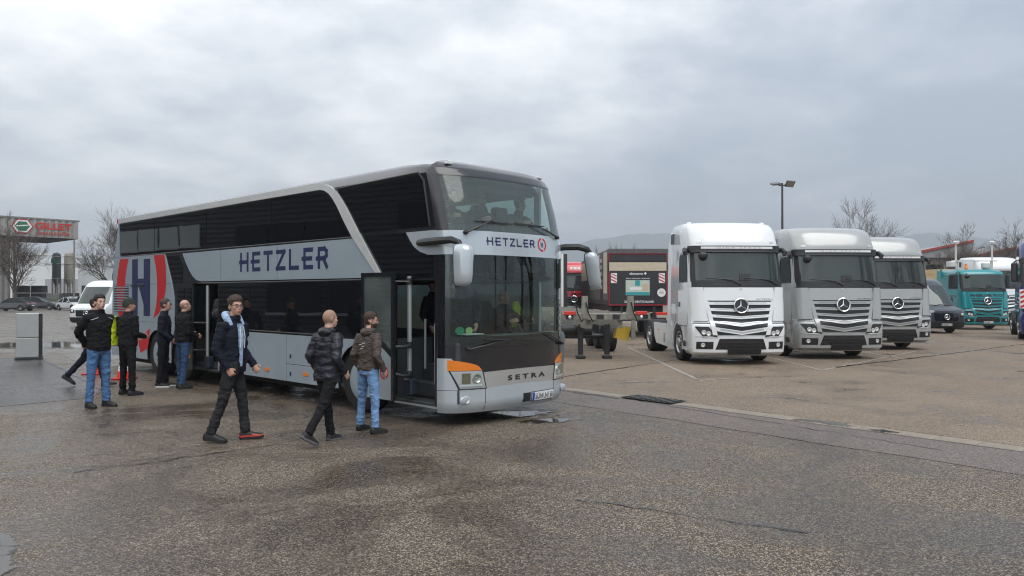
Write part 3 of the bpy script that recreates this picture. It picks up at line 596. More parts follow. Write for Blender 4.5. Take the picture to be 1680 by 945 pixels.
# front door: leaf swung out ahead of the side, glazed above a curved silver skirt
def leaf(y0, y1, x, z0, z1, curve, name, par=bus):
    f = lambda u, v, w: Vector((x - w, u, v)); e = bpy.data.objects.new(name, None); C.objects.link(e); e.parent = par
    t = .06
    for p in (rect(y0, y1, z1 - t, z1), rect(y0, y0 + t, z0, z1 - t - .001), rect(y1 - t, y1, z0, z1 - t - .001)): spanel('door_frame', p, 0, .04, M_blk, e, f)
    return e, f
d1, f1 = leaf(.54, 1.33, -1.60, .345, 2.19, 0, 'front_door')
cv = [(.60, 1.02), (.75, 1.06), (.9, 1.13), (1.05, 1.22), (1.27, 1.30)]
cv = [(.60, 1.06), (.75, 1.16), (.9, 1.24), (1.05, 1.30), (1.27, 1.35)]
spanel('door_glass', cv + [(1.27, 2.13), (.60, 2.13)], .015, .022, glass('door_pane', (.42, .55, .50), 1.5, wave=.05, painted_haze=.13), d1, f1, 0)
sk = [(y, z - .10) for y, z in cv]
spanel('door_trim', cv + sk[::-1], .01, .035, M_blk, d1, f1)
ds = spanel('door_skirt', [(.60, .35), (1.27, .35)] + [(y, z - .002) for y, z in sk[::-1]], .012, .036, M_silver, d1, f1)
femblem(-.76, .74, .10, ds, lambda u, v, w: f1(-u, v, w), .0375)
for z in (.92, 1.18): pass
MB().tube([(-1.58, .56, .73), (-1.5, .5, .70), (-1.36, .50, .70), (-1.3, .6, .73)], .026, 8).build('door_arm', M_plas, bus)
MB().tube([(-1.58, .56, 1.12), (-1.5, .5, 1.12), (-1.36, .5, 1.12), (-1.3, .6, 1.13)], .026, 8).build('door_arm', M_plas, bus)
MB().tube([(-1.6, .56, 2.06), (-1.3, .6, 2.06)], .01, 6).build('door_arm', M_pole, bus)
b = MB().cyl((-1.28, .62, .66), (-1.28, .62, 2.14), .034, n=14); b.build('door_shaft', M_pole, bus)
for z in (.70, 1.13, 2.06): MB().cyl((-1.28, .62, z - .045), (-1.28, .62, z + .045), .048, n=12).build('shaft_clamp', M_plas, bus)
MB().box(-1.33, -1.2, .52, .72, .40, .64, .02).build('door_gearbox', mat('gearbox_blue_black', (.02, .03, .045), .45), bus)
MB().tube([(-1.2, .07, .45), (-1.24, .09, .6), (-1.24, .09, 1.45), (-1.2, .07, 1.55)], .016, 8).build('grab_rail', M_pole, bus)
MB().cyl((-.9, .72, .75), (-.9, .72, 1.5), .018, n=10).build('grab_rail', M_pole, bus)
MB().box(-1.26, -.5, .02, 1.0, .26, .32, .01).build('entry_step', M_int, bus)
MB().box(-.95, -.5, .02, 1.0, .32, .55, .01).build('entry_step', M_int, bus); MB().box(-.7, -.5, .02, 1.0, .55, .8, .01).build('entry_step', M_int, bus)
MB().box(-1.27, -1.25, .0, 1.0, .245, .275, .004).build('step_edge', M_pole, bus)
b = MB().box(-1.22, -.5, 1.02, 1.08, .3, 1.2).build('door_side_lining', M_int, bus)
# rear door: folded leaf with two small panes, shaft and entry step
d2 = bpy.data.objects.new('rear_door', None); C.objects.link(d2); d2.parent = bus
f2 = lambda u, v, w: Vector((-1.42 - w, u, v))
spanel('door_frame', [(7.5, .3), (8.26, .3), (8.26, 2.08), (7.5, 2.08)], 0, .04, M_blk, d2, f2)
for y0, y1 in ((7.56, 7.84), (7.9, 8.2)):
    spanel('door_glass', rect(y0, y1, 1.3, 2.0), .041, .047, M_priv, d2, f2, 0)
spanel('side_marker', rrect(7.6, 7.72, .55, .62, .01), .04, .05, M_orange, d2, f2)
MB().cyl((-1.3, 7.16, .6), (-1.3, 7.16, 2.05), .032, n=14).build('door_shaft', M_pole, bus)
for z in (.72, 1.28): MB().tube([(-1.42, 7.6, z), (-1.44, 7.35, z), (-1.36, 7.2, z), (-1.3, 7.16, z)], .024, 8).build('door_arm', M_plas, bus)
MB().box(-1.33, -1.2, 7.06, 7.26, .36, .6, .02).build('door_gearbox', mat('gearbox_blue_black'), bus)
MB().box(-1.26, -.5, 6.76, 7.84, .28, .34, .01).box(-.7, -.45, 6.76, 7.84, .34, .6).build('entry_step', M_int, bus)
MB().box(-.5, -.45, 6.5, 8.1, .4, 2.08).build('partition', M_int, bus)
# ---- interior furniture
def seat(x, y, z, par=bus, col=None, name='passenger_seat'):
    e = bpy.data.objects.new(name, None); C.objects.link(e); e.parent = par; e.location = (x, y, z)
    m = col or mat('seat_fabric', (.035, .04, .05), .8, bump=.2, bscale=80)
    MB().box(-.21, .21, -.22, .24, .28, .42, .05).build('cushion', m, e)
    b = MB(); b.loft([[(-.2 * k, y0 - .05, z), (.2 * k, y0 - .05, z), (.21 * k, y0 + .05, z), (-.21 * k, y0 + .05, z)] for z, y0, k in ((.38, .22, 1), (.6, .26, 1.03), (.85, .31, 1), (.95, .34, .8), (1.1, .37, .72), (1.14, .37, .6))]); b.build('backrest', m, e, 60)
    MB().box(-.12, .12, -.1, .1, 0, .29).build('seat_base', M_plas, e); return e
for x in (-.85, -.38, .42, .9):
    for y in (.55, 1.5, 2.4): seat(x, y, 2.2)
MB().tube([(-1.15, .02, 2.86), (-.4, -.12, 2.86), (.4, -.12, 2.86), (1.15, .02, 2.86)], .03, 8).build('deck_rail', mat('deck_rail_pale', (.35, .42, .42), .5), bus)
MB().box(-1.15, 1.15, -.12, .12, 2.6, 2.72, .03).build('deck_shelf', M_int, bus)
b = MB()
for k in range(9): b.cyl((-1.12 + .03 * (k % 2), .2 + k * .035, 2.78), (-1.14 + .03 * (k % 2), .2 + k * .035, 3.5), .03, .02, 8)
b.build('curtain', mat('curtain_beige', (.42, .40, .30), .9), bus)
b = MB()
for k in range(8): b.cyl((1.12 - .03 * (k % 2), 2.3 + k * .04, 2.9), (1.12 - .03 * (k % 2), 2.3 + k * .035, 3.5), .035, .03, 8)
b.build('curtain', mat('curtain_ochre', (.30, .22, .11), .9), bus)
MB().box(-1.2, 1.2, 4.0, 4.05, 2.2, 3.5).build('partition', mat('coach_back_haze', (.10, .11, .11), .8), bus)
dash = MB().loft([[(-.48, y0, z0), (1.2, y0 + .06, z0), (1.2, y1, z1), (-.48, y1, z1)] for y0, z0, y1, z1 in ((-.30, .5, .12, .5), (-.34, 1.2, .05, 1.2), (-.30, 1.27, .0, 1.27))]); dash.build('dashboard', mat('dash_grey', (.10, .115, .115), .6), bus)
MB().box(-1.15, -.48, -.28, -.02, .3, 1.2, .03).build('dash_side', M_int, bus)
MB().tube([(.68 + .22 * cos(a), .28 + .10 * sin(a), 1.36 + .19 * sin(a)) for a in [2 * pi * k / 20 for k in range(21)]], .015, 6, cap=False).build('steering_wheel', M_plas, bus)
MB().tube([(.68, .28, 1.36), (.68, .08, 1.15)], .03, 8).build('steering_column', M_plas, bus)
seat(.68, .72, .62, name='driver_seat'); 
MB().box(.52, .84, -.02, .03, 1.27, 1.42, .02).build('instrument_hood', M_plas, bus)
MB().box(-.36, -.32, .2, .5, 1.0, 1.75, .01).build('guide_panel', M_int, bus)
MB().box(-.05, .5, -.36, -.34, 2.2, 2.30, .02).build('interior_mirror', M_plas, bus)
MB().box(-.9, -.55, -.2, .0, 1.285, 1.30, .004).build('paper_sheet', M_white, bus)
# ================================================================== trucks, vans, cars, trailers
def mirror_glass(name, base, lo, k=1.5):
    if name in _M: return _M[name]
    m = bpy.data.materials.new(name); m.use_nodes = True; _M[name] = m; t = m.node_tree; t.nodes.clear()
    o = t.nodes.new('ShaderNodeOutputMaterial'); d = t.nodes.new('ShaderNodeBsdfDiffuse'); d.inputs[0].default_value = (*base, 1)
    g = t.nodes.new('ShaderNodeBsdfGlossy'); g.inputs['Roughness'].default_value = .015; g.inputs[0].default_value = (.93, 1, .97, 1)
    f = t.nodes.new('ShaderNodeFresnel'); f.inputs[0].default_value = 1.5
    ma = t.nodes.new('ShaderNodeMath'); ma.operation = 'MULTIPLY_ADD'; ma.inputs[1].default_value = k; ma.inputs[2].default_value = lo; ma.use_clamp = True
    mi = t.nodes.new('ShaderNodeMixShader'); t.links.new(f.outputs[0], ma.inputs[0]); t.links.new(ma.outputs[0], mi.inputs[0]); t.links.new(d.outputs[0], mi.inputs[1]); t.links.new(g.outputs[0], mi.inputs[2]); t.links.new(mi.outputs[0], o.inputs[0])
    co = t.nodes.new('ShaderNodeTexCoord'); n = t.nodes.new('ShaderNodeTexNoise'); n.inputs['Scale'].default_value = 1.2; t.links.new(co.outputs['Object'], n.inputs['Vector'])
    bp = t.nodes.new('ShaderNodeBump'); bp.inputs['Strength'].default_value = .08; bp.inputs['Distance'].default_value = .05; t.links.new(n.outputs[0], bp.inputs['Height']); t.links.new(bp.outputs[0], g.inputs['Normal'])
    return m
M_tg = mirror_glass('truck_glass', (.03, .038, .035), .03, 1.1)
M_cg = mirror_glass('car_glass', (.012, .014, .015), .0, .45)
M_rim = mat('alloy_rim', (.50, .51, .52), .35, .7)
M_lampd = mat('lamp_dark', (.05, .055, .06), .12, .3, .6)
def shell(FR, zs, yb, Wb, n=18, mb=None, taper=None):
    rings = []
    for z in zs:
        yk = yb(z) if callable(yb) else yb; wk = tabf(FR.tab, z)[1]
        r = [FR.pa(lerp(-pi / 2, pi / 2, i / n), z) for i in range(n + 1)]; rings.append(r + [Vector((wk, yk - .12, z)), Vector((wk - .1, yk, z)), Vector((-wk + .1, yk, z)), Vector((-wk, yk - .12, z))])
    return (mb or MB()).loft(rings)
def star(par, fn, cx, cz, r, w, backed=True):
    e = bpy.data.objects.new('star_emblem', None); C.objects.link(e); e.parent = par
    if backed: 
        b = MB(); n = 24; b.add([fn(cx + r * .98 * cos(2 * pi * k / n), cz + r * .98 * sin(2 * pi * k / n), w - .01) for k in range(n)], [tuple(range(n))]); b.build('emblem_disc', M_blk, e, 0, recalc=False)
    m = mat('emblem_chrome', (.78, .79, .80), .15, 1.)
    MB().tube([fn(cx + r * .93 * cos(2 * pi * k / 24), cz + r * .93 * sin(2 * pi * k / 24), w) for k in range(25)], r * .10, 6, cap=False).build('emblem_ring', m, e)
    b = MB(); c = fn(cx, cz, w + r * .12); t = r * .14
    for k in range(3):
        a = pi / 2 + 2 * pi * k / 3; tip = fn(cx + r * .9 * cos(a), cz + r * .9 * sin(a), w + .002)
        p = [fn(cx + t * cos(a + s * pi / 3), cz + t * sin(a + s * pi / 3), w) for s in (-1, 1)]; b.add([c, p[0], tip, p[1]], [(0, 1, 2), (0, 2, 3)])
    b.build('emblem_star', m, e, 0, recalc=False); return e
def truck(label, loc, rz, paint, roof='giga', slat=None, fairing=True, strip=True, logo='', plate='', balls=False, stripe=False, word='', headlow=False, camera_mirrors=True, group=None, scale=1., door_text='', wb=3.7):
    T = thing('truck', label, 'truck', loc, rz, group); T.scale = (scale,) * 3
    hi = roof == 'giga'
    tab = [(.26, .12, 1.18, .20), (.34, .03, 1.235, .25), (.6, 0, 1.25, .27), (1.05, .0, 1.25, .27), (1.15, .04, 1.245, .25), (2.06, .09, 1.235, .22), (2.23, .11, 1.23, .21), (2.97, .24, 1.20, .20), (3.02, .26, 1.20, .20)]
    tab += [(3.2, .30, 1.20, .24), (3.32, .38, 1.20, .28), (3.5, .47, 1.195, .30), (3.66, .60, 1.185, .33), (3.76, .78, 1.165, .36), (3.82, 1.05, 1.13, .42), (3.86, 1.5, 1.06, .5)] if hi else [(3.1, .34, 1.18, .25), (3.2, .55, 1.12, .34), (3.27, .95, 1.0, .45), (3.30, 1.4, .8, .5)]
    tab = [(z_, y_ + .10 * min(1, max(0, (z_ - 1.05) / .1)), w_, b_ + .10 * min(1, max(0, (z_ - 1.05) / .1))) for z_, y_, w_, b_ in tab]
    F = Front(tab); fp = lambda name, m, *a, par=T, **k: F.patch(MB(), *a, **k).build(name, m, par, 40)
    zs = [q[0] for q in tab]
    body = shell(F, [1.10, 1.15, 1.5, 2.06, 2.23, 2.6] + [z for z in zs if z > 2.9], lambda z: 2.3 if z < 3.7 else 2.28, 0).build('cab_body', paint, T, 40)
    shell(F, [.26, .34, .5, .8, 1.05, 1.11], .86, 0).build('bumper', paint, T, 40)
    ss = slat or paint
    if strip or hi:
        vs = fp('sun_visor', M_plas, -1.20, 1.20, 2.97, 3.16, off=.06, nx=20, nz=3, th=.07)
        if strip:
            st = fp('visor_strip', M_white, -.95, .95, 3.075, 3.135, off=.064, nx=16, nz=1, th=.004, par=vs)
            b = MB(); lettering(b, 'G I G A   S P A C E', -.55, .62, 3.085, 3.125, F.fn, .0655, 0.); b.build('lettering', mat('strip_grey', (.35, .36, .38), .4), st, 0, recalc=False)
    ws = fp('windscreen', M_tg, -1.14, 1.14, 2.22, 2.985, off=.006, nx=20, nz=6, th=.01)
    fp('windscreen_base', M_plas, -1.215, 1.215, 2.055, 2.235, off=.008, nx=20, nz=2, th=.02)
    for s in (-1, 1): fp('windscreen_pillar', M_plas, -1.225 if s < 0 else 1.12, -1.12 if s < 0 else 1.225, 2.2, 3.0, off=.009, nx=3, nz=6, th=.02)
    fp('sensor_box', M_plas, .0, .3, 2.23, 2.40, off=.02, nx=3, nz=2, th=.03)
    for x in (-.45, .55):
        A = F.pt(x + .5, 2.11, .03); B = F.pt(x, 2.27, .03); B2 = F.pt(x - .42, 2.29, .03)
        MB().tube([A, (A + B) / 2 + P(0, -.02, .05), B], [.016, .013, .01], 6).tube([F.pt(x + .28, 2.26, .02), B, B2], .01, 6).build('windscreen_wiper', M_plas, T)
        fp('cowl_slot', M_blk, x - .25, x + .1, 2.10, 2.135, off=.011, nx=4, nz=1, th=.004)
    # hood panel and flank ribs beside the grille
    for z in (1.095, 2.05): fp('panel_gap', M_rub, -1.235, 1.235, z, z + .012, off=.0135, nx=18, nz=1, th=.01)
    for x in (-.945, .945): fp('panel_gap', M_rub, x - .006, x + .006, 1.7, 2.05, off=.0135, nx=1, nz=2, th=.01)
    hood = fp('hood_panel', paint, -.93, .93, 1.70, 2.045, off=.012, nx=16, nz=3, th=.02)
    star(hood, F.fn, .03, 2.0, .032, .016, False)
    if word: b = MB(); lettering(b, word, -.87, .90, 1.775, 1.915, F.fn, .0145, .05); b.build('lettering', M_blk, hood, 0, recalc=False)
    else: b = MB(); lettering(b, 'ACTROS L', .42, .90, 1.715, 1.755, F.fn, .0135, 0., .02); b.build('lettering', mat('emblem_chrome', (.78, .79, .80), .15, 1.) if False else M_plas, hood, 0, recalc=False)
    for s in (-1, 1):
        fp('corner_deflector', paint, (lambda v: lerp(-1.19, -1.245, v)) if s < 0 else (lambda v: lerp(.86, .95, v)), (lambda v: -lerp(.86, .95, v)) if s < 0 else (lambda v: lerp(1.19, 1.245, v)), 1.16, 2.05, off=.045, nx=6, nz=6, th=.05)
    gback = fp('grille_back', M_plas, lambda v: -lerp(.64, .86, v), lambda v: lerp(.64, .86, v), .80, 1.70, off=.016, nx=18, nz=24, th=.01)
    for k, (z0, z1, w) in enumerate(((1.57, 1.665, .85), (1.41, 1.505, .83), (1.245, 1.34, .80), (1.08, 1.175, .76), (.89, 1.01, .70))):
        dip = .012 * k
        sl = fp('grille_slat', ss, -w, w, (lambda z0, dip, w: lambda x: z0 - dip * (1 - abs(x) / w) * 2.2 + .02)(z0, dip, w), (lambda z1, dip, w: lambda x: z1 - dip * (1 - abs(x) / w) * 2.2)(z1, dip, w), off=.038, nx=18, nz=3, th=.03)
        fp('slat_mesh', mat('slat_mesh_' + ss.name, tuple(.62 * c for c in ss.node_tree.nodes['Principled BSDF'].inputs['Base Color'].default_value[:3]), .4, .3, bump=.6, bscale=90), -w * .82, w * .82, (lambda z0, dip, w: lambda x: z0 + .035 - dip * (1 - abs(x) / w) * 2.2 + .02)(z0, dip, w), (lambda z1, dip, w: lambda x: z1 - .02 - dip * (1 - abs(x) / w) * 2.2)(z1, dip, w), off=.0395, nx=12, nz=2, th=.004, par=sl)
    star(T, F.fn, .0, 1.56, .20, .062)
    for s in (-1, 1):
        fp('grille_frame', paint, (lambda v: -lerp(.76, .93, v)) if s < 0 else (lambda v: lerp(.64, .84, v)), (lambda v: -lerp(.64, .84, v)) if s < 0 else (lambda v: lerp(.76, .93, v)), .80, 1.69, off=.036, nx=3, nz=16, th=.03)
        hl = fp('headlight', M_lampd, (lambda v: -lerp(1.0, 1.20, v)) if s < 0 else (lambda v: lerp(.60, .92, 1 - v) if False else lerp(.62, .86, v)), (lambda v: -lerp(.62, .86, v)) if s < 0 else (lambda v: lerp(1.0, 1.20, v)), .74, 1.02, off=.006, nx=8, nz=5, th=.02)
        fp('daytime_light', M_white, (lambda v: -lerp(.99, 1.2, v) if True else 0) if s < 0 else (lambda v: lerp(.62, .80, v)), (lambda v: -lerp(.62, .80, v)) if s < 0 else (lambda v: lerp(.99, 1.2, v)), .735, .762, off=.011, nx=8, nz=1, th=.006, par=hl)
        for x, z in ((.86, .84), (.98, .87)):
            n_ = (F.pt(s * x, z, .1) - F.pt(s * x, z)).normalized(); MB().lathe(F.pt(s * x, z, .004), n_, [(.062, 0), (.062, .012), (.05, .014), (.03, .004), (0, .002)], 16).build('lamp_bowl', M_clear, hl)
        fg = fp('fog_lamp_pocket', M_plas, -1.16 if s < 0 else .74, -.74 if s < 0 else 1.16, .43, .62, off=.006, nx=6, nz=3, th=.02)
        n_ = (F.pt(s * 1.0, .53, .1) - F.pt(s * 1.0, .53)).normalized(); MB().lathe(F.pt(s * 1.0, .54, .008), n_, [(.058, 0), (.058, .015), (.045, .018), (.03, .008), (0, .006)], 14).build('fog_lamp', M_clear, fg)
    fp('intake', M_blk, lambda v: -lerp(.68, .58, v), lambda v: lerp(.68, .58, v), .42, .70, off=.006, nx=10, nz=3, th=.02)
    for z in (.5, .6): fp('intake_bar', M_plas, -.6, .6, z, z + .03, off=.016, nx=10, nz=1, th=.01)
    if plate:
        pl = fp('number_plate', M_white, -.27, .27, .36, .47, off=.035, nx=4, nz=1, th=.01); fp('plate_band', mat('plate_blue'), -.268, -.22, .362, .468, off=.0365, nx=2, nz=1, th=.002, par=pl)
        b = MB(); lettering(b, plate, -.2, .25, .375, .455, F.fn, .037, .01); b.build('lettering', M_blk, pl, 0, recalc=False)
    else: fp('plate_holder', M_plas, -.36, .52, .33, .46, off=.05, nx=6, nz=2, th=.05)
    fp('bumper_lip', mat('lip_grey', (.3, .3, .31), .5), -1.1, 1.1, .245, .275, off=.0, nx=12, nz=1, th=.06)
    # cab sides
    for s in (-1, 1):
        fs = lambda u, v, w, s=s: Vector((s * (lerp(1.246, 1.20, max(0, (v - 1.1) / 1.9)) + w), u, v))
        def sp(name, poly, w0, w1, m, par=T, ang=35): return MB().prism(poly, fs, w0, w1).build(name, m, par, ang)
        sp('door_gap', rrect(.405, 1.375, 1.005, 3.015, .06), .0, .004, M_rub); sp('panel_gap', [(1.62, 1.15), (1.63, 1.15), (1.63, 3.1), (1.62, 3.1)], .0, .003, M_rub); sp('side_locker', rrect(1.72, 2.08, 1.3, 1.9, .03), .0, .006, paint)
        door = sp('door', rrect(.42, 1.36, 1.02, 3.0, .06), .0, .012, paint)
        sp('door_window', [(.50, 2.24), (1.26, 2.24), (1.30, 2.32), (1.30, 2.86), (1.22, 2.94), (.62, 2.94), (.52, 2.5)], .012, .018, M_cg, door, 0)
        sp('window_frame', [(.46, 2.19), (1.30, 2.19), (1.34, 2.28), (1.34, 2.90), (1.25, 2.98), (.58, 2.98), (.47, 2.5)], .011, .0135, M_plas, door, 0)
        sp('door_handle', rrect(1.14, 1.30, 1.52, 1.66, .03), .012, .03, M_blk, door)
        if door_text and s < 0:
            b = MB(); lettering(b, door_text, 1.25, .5, 1.75, 1.85, fs, .0135, .01); b.build('lettering', M_blk, door, 0, recalc=False)
        sp('side_deflector', [(2.1, .95), (2.55, .95), (2.55, 3.3), (2.3, 3.66 if hi else 3.2), (2.1, 3.4)], -.06, .004, paint)
        if hi: sp('air_intake', rrect(1.95, 2.28, 3.32, 3.62, .06), -.12, .02, M_plas)
        mg = MB(); pts = arc(1.42, .52, .60, -8, 188, 16); pin = arc(1.42, .52, .54, 188, -8, 16); mg.prism(pts + pin, lambda u, v, w, s=s: Vector((s * (1.235 - w), u, v)), 0, .34).build('mudguard', paint if fairing else M_plas, T)
        sp('step_panel', [(.80, .36), (.98, .36), (.88, .6), (.84, .8), (.95, 1.0), (1.1, 1.11), (.5, 1.11), (.5, .36)], -.06, -.004, paint)
        sp('rear_sill', [(1.92, .95), (2.0, .60), (2.3, .60), (2.3, 1.12), (1.8, 1.12)], -.1, -.004, paint)
        sp('cab_step', rrect(.6, .84, .45, .60, .02), -.05, .004, M_plas)
        if fairing:
            sf = sp('side_fairing', [(2.02, .30), (4.0, .34), (4.25, .55), (4.35, .98), (2.02, .98)], -.12, -.02, paint)
            sp('side_marker', rrect(3.6, 3.7, .74, .79, .01), -.02, -.01, M_orange, sf); sp('filler_flap', rrect(2.9, 3.06, .42, .7, .02), -.02, -.012, M_steel, sf)
        wheel(T, s * 1.22, 1.42, .52, .52, .3, s, 'deep', M_rim, bolts=10); wheel(T, s * 1.20, 1.42 + wb, .52, .52, .55, s, 'deep', M_rim, bolts=10)
        MB().box(s * .62, s * 1.22, 1.42 + wb + .6, 1.42 + wb + .63, .35, .95).build('mud_flap', M_rub, T)
        ar = [(s * 1.17, .34, 3.08), (s * 1.36, .30, 3.07), (s * 1.42, .34, 3.0)]
        if camera_mirrors:
            MB().tube([(s * 1.16, 1.2, 3.06), (s * 1.22, .7, 3.08), (s * 1.34, .34, 3.06), (s * 1.36, .22, 2.98), (s * 1.33, .2, 2.90)], [.03, .05, .07, .07, .04], 8).build('mirror_camera', M_plas, T)
        else:
            MB().tube(ar, .03, 6).box(s * 1.30, s * 1.52, .25, .38, 2.25, 3.0, .05).build('side_mirror', M_plas, T)
    MB().tube([(-.98, .28, 2.75), (-.98, .05, 2.98), (-.95, .12, 3.08)], .02, 6).box(-1.06, -.82, -.08, .10, 2.80, 2.98, .06).build('ramp_mirror', M_plas, T)
    # chassis
    for s in (-1, 1): MB().box(s * .38, s * .46, .9, 6.1, .72, .98).build('frame_rail', M_plas, T)
    MB().cyl((-1.0, 1.42 + wb, .52), (1.0, 1.42 + wb, .52), .11).build('rear_axle', M_plas, T)
    MB().cyl((-1.0, 1.42, .5), (1.0, 1.42, .5), .07).build('front_axle', M_plas, T)
    MB().lathe((0, 1.42 + wb - .3, 1.06), (0, 0, 1), [(.5, 0), (.5, .08), (.45, .1), (0, .1)], 20).build('fifth_wheel', M_plas, T)
    MB().box(-.9, .9, .4, 2.3, .4, 1.1).build('engine_block', M_rub, T)
    if hi:
        MB().tube([(0.1, .95, 3.55), (.1, .93, 3.85)], .006, 5).ell((.1, .80, 3.55), .05, .05, .04).build('roof_antenna', M_plas, T)
        MB().box(-.5, .5, 1.4, 2.0, 3.80, 3.835, .01).build('roof_hatch', M_plas, T)
        for s in (-1, 1): F.patch(MB(), s * .98 - .06, s * .98 + .06, 3.24, 3.28, .012, 2, 1, .01).build('marker_lamp', M_clear, T)
    if balls:
        for s in (-1, 1): MB().ell((s * 1.02, 1.0, 3.78), .10, .10, .10, 16, 12).tube([(s * .98, 1.05, 3.6), (s * 1.02, 1.0, 3.75)], .02, 6).build('beacon', mat('emblem_chrome', (.78, .79, .80), .15, 1.), T)
    if logo:
        b = MB(); lettering(b, logo, -.2, .75, 3.36, 3.5, F.fn, .012, .04); b.build('lettering', M_white, T, 0, recalc=False)
    return T, F, fp
P_white = mat('truck_white', (.80, .83, .85), .25, 0, .8, dirt=.04)
P_grey = mat('truck_grey', (.40, .415, .41), .25, .15, .8, dirt=.06)
P_teal = mat('truck_teal', (.0, .235, .26), .28, 0, .8, dirt=.05)
P_red = mat('truck_red', (.52, .015, .03), .28, 0, .8, dirt=.05)
P_blue = mat('truck_blue', (.01, .025, .14), .28, .1, .8)
R3 = radians(3)
truck('white semi-truck tractor with chrome ball beacons on its roof', (6.0, 20.45, 0), R3, P_white, balls=True)
truck('grey semi-truck tractor parked right beside the white truck', (9.42, 22.15, 0), R3, P_grey)
truck('grey semi-truck tractor farther back, beside the dark van', (12.82, 25.85, 0), R3, P_grey)
tt, tF, tfp = truck('teal low-roof truck with lettering above its grille and a sensor rack', (24.75, 40.3, 0), 0, P_teal, roof='low', strip=False, fairing=False, word='FAHRERLOSER TRUCK', plate='GER.MB 121', camera_mirrors=False, scale=.97, door_text='FAHRERLOSER')
for s in (-1, 1):
    MB().cyl((s * 1.0, 1.0, 3.2), (s * 1.0, 1.0, 4.75), .05).lathe((s * 1.0, 1.0, 4.7), (0, 0, 1), [(.15, 0), (.16, .1), (.1, .16), (0, .17)], 12).build('sensor_mast', mat('sensor_white', (.6, .6, .58), .4), tt)
    MB().lathe((s * .5, .9, 3.28), (0, 0, 1), [(.09, 0), (.09, .08), (.075, .1), (.07, .3), (.0, .33)], 12).build('beacon', M_orange, tt)
MB().box(-1.25, 1.25, .9, 1.0, 3.72, 3.78).build('sensor_bar', mat('sensor_white'), tt)
for x in (-.9, 0, .9): MB().box(x - .03, x + .03, .92, .98, 3.2, 3.72).build('rack_post', mat('sensor_white'), tt)
MB().box(-1.5, -1.15, .7, 1.1, 3.4, 3.72, .04).build('sensor_box', mat('sensor_white'), tt); MB().box(.35, .75, .7, 1.0, 3.32, 3.66, .06).build('sensor_box', mat('sensor_white'), tt)
truck('white high-roof truck cab standing behind the teal truck', (29.0, 45.5, 0), 0, P_white, scale=1.06, plate='GER.XY 98')
bt, bF, bfp = truck('dark blue truck cab cut off by the right picture edge', (21.55, 30.3, 0), radians(-29), P_blue, strip=False, camera_mirrors=False, fairing=False, scale=1.05)
b = MB().box(-1.27, -1.02, -.10, .06, 1.22, 1.95, .02); b.build('warning_panel', M_white, bt)
for k in range(4): MB().prism([(-1.25, 1.24 + k * .18), (-1.04, 1.34 + k * .18), (-1.04, 1.43 + k * .18), (-1.25, 1.33 + k * .18)], lambda u, v, w: Vector((u, -.10 - w, v)), .001, .004).build('warning_stripe', M_red, bt)
truck('red truck cab with white lettering behind the box trailer', (3.75, 46.8, 0), 0, P_red, slat=M_blk, strip=False, logo='FELS', fairing=False, camera_mirrors=False, plate='LD.FE 20', word='FELS  TRUCKS')

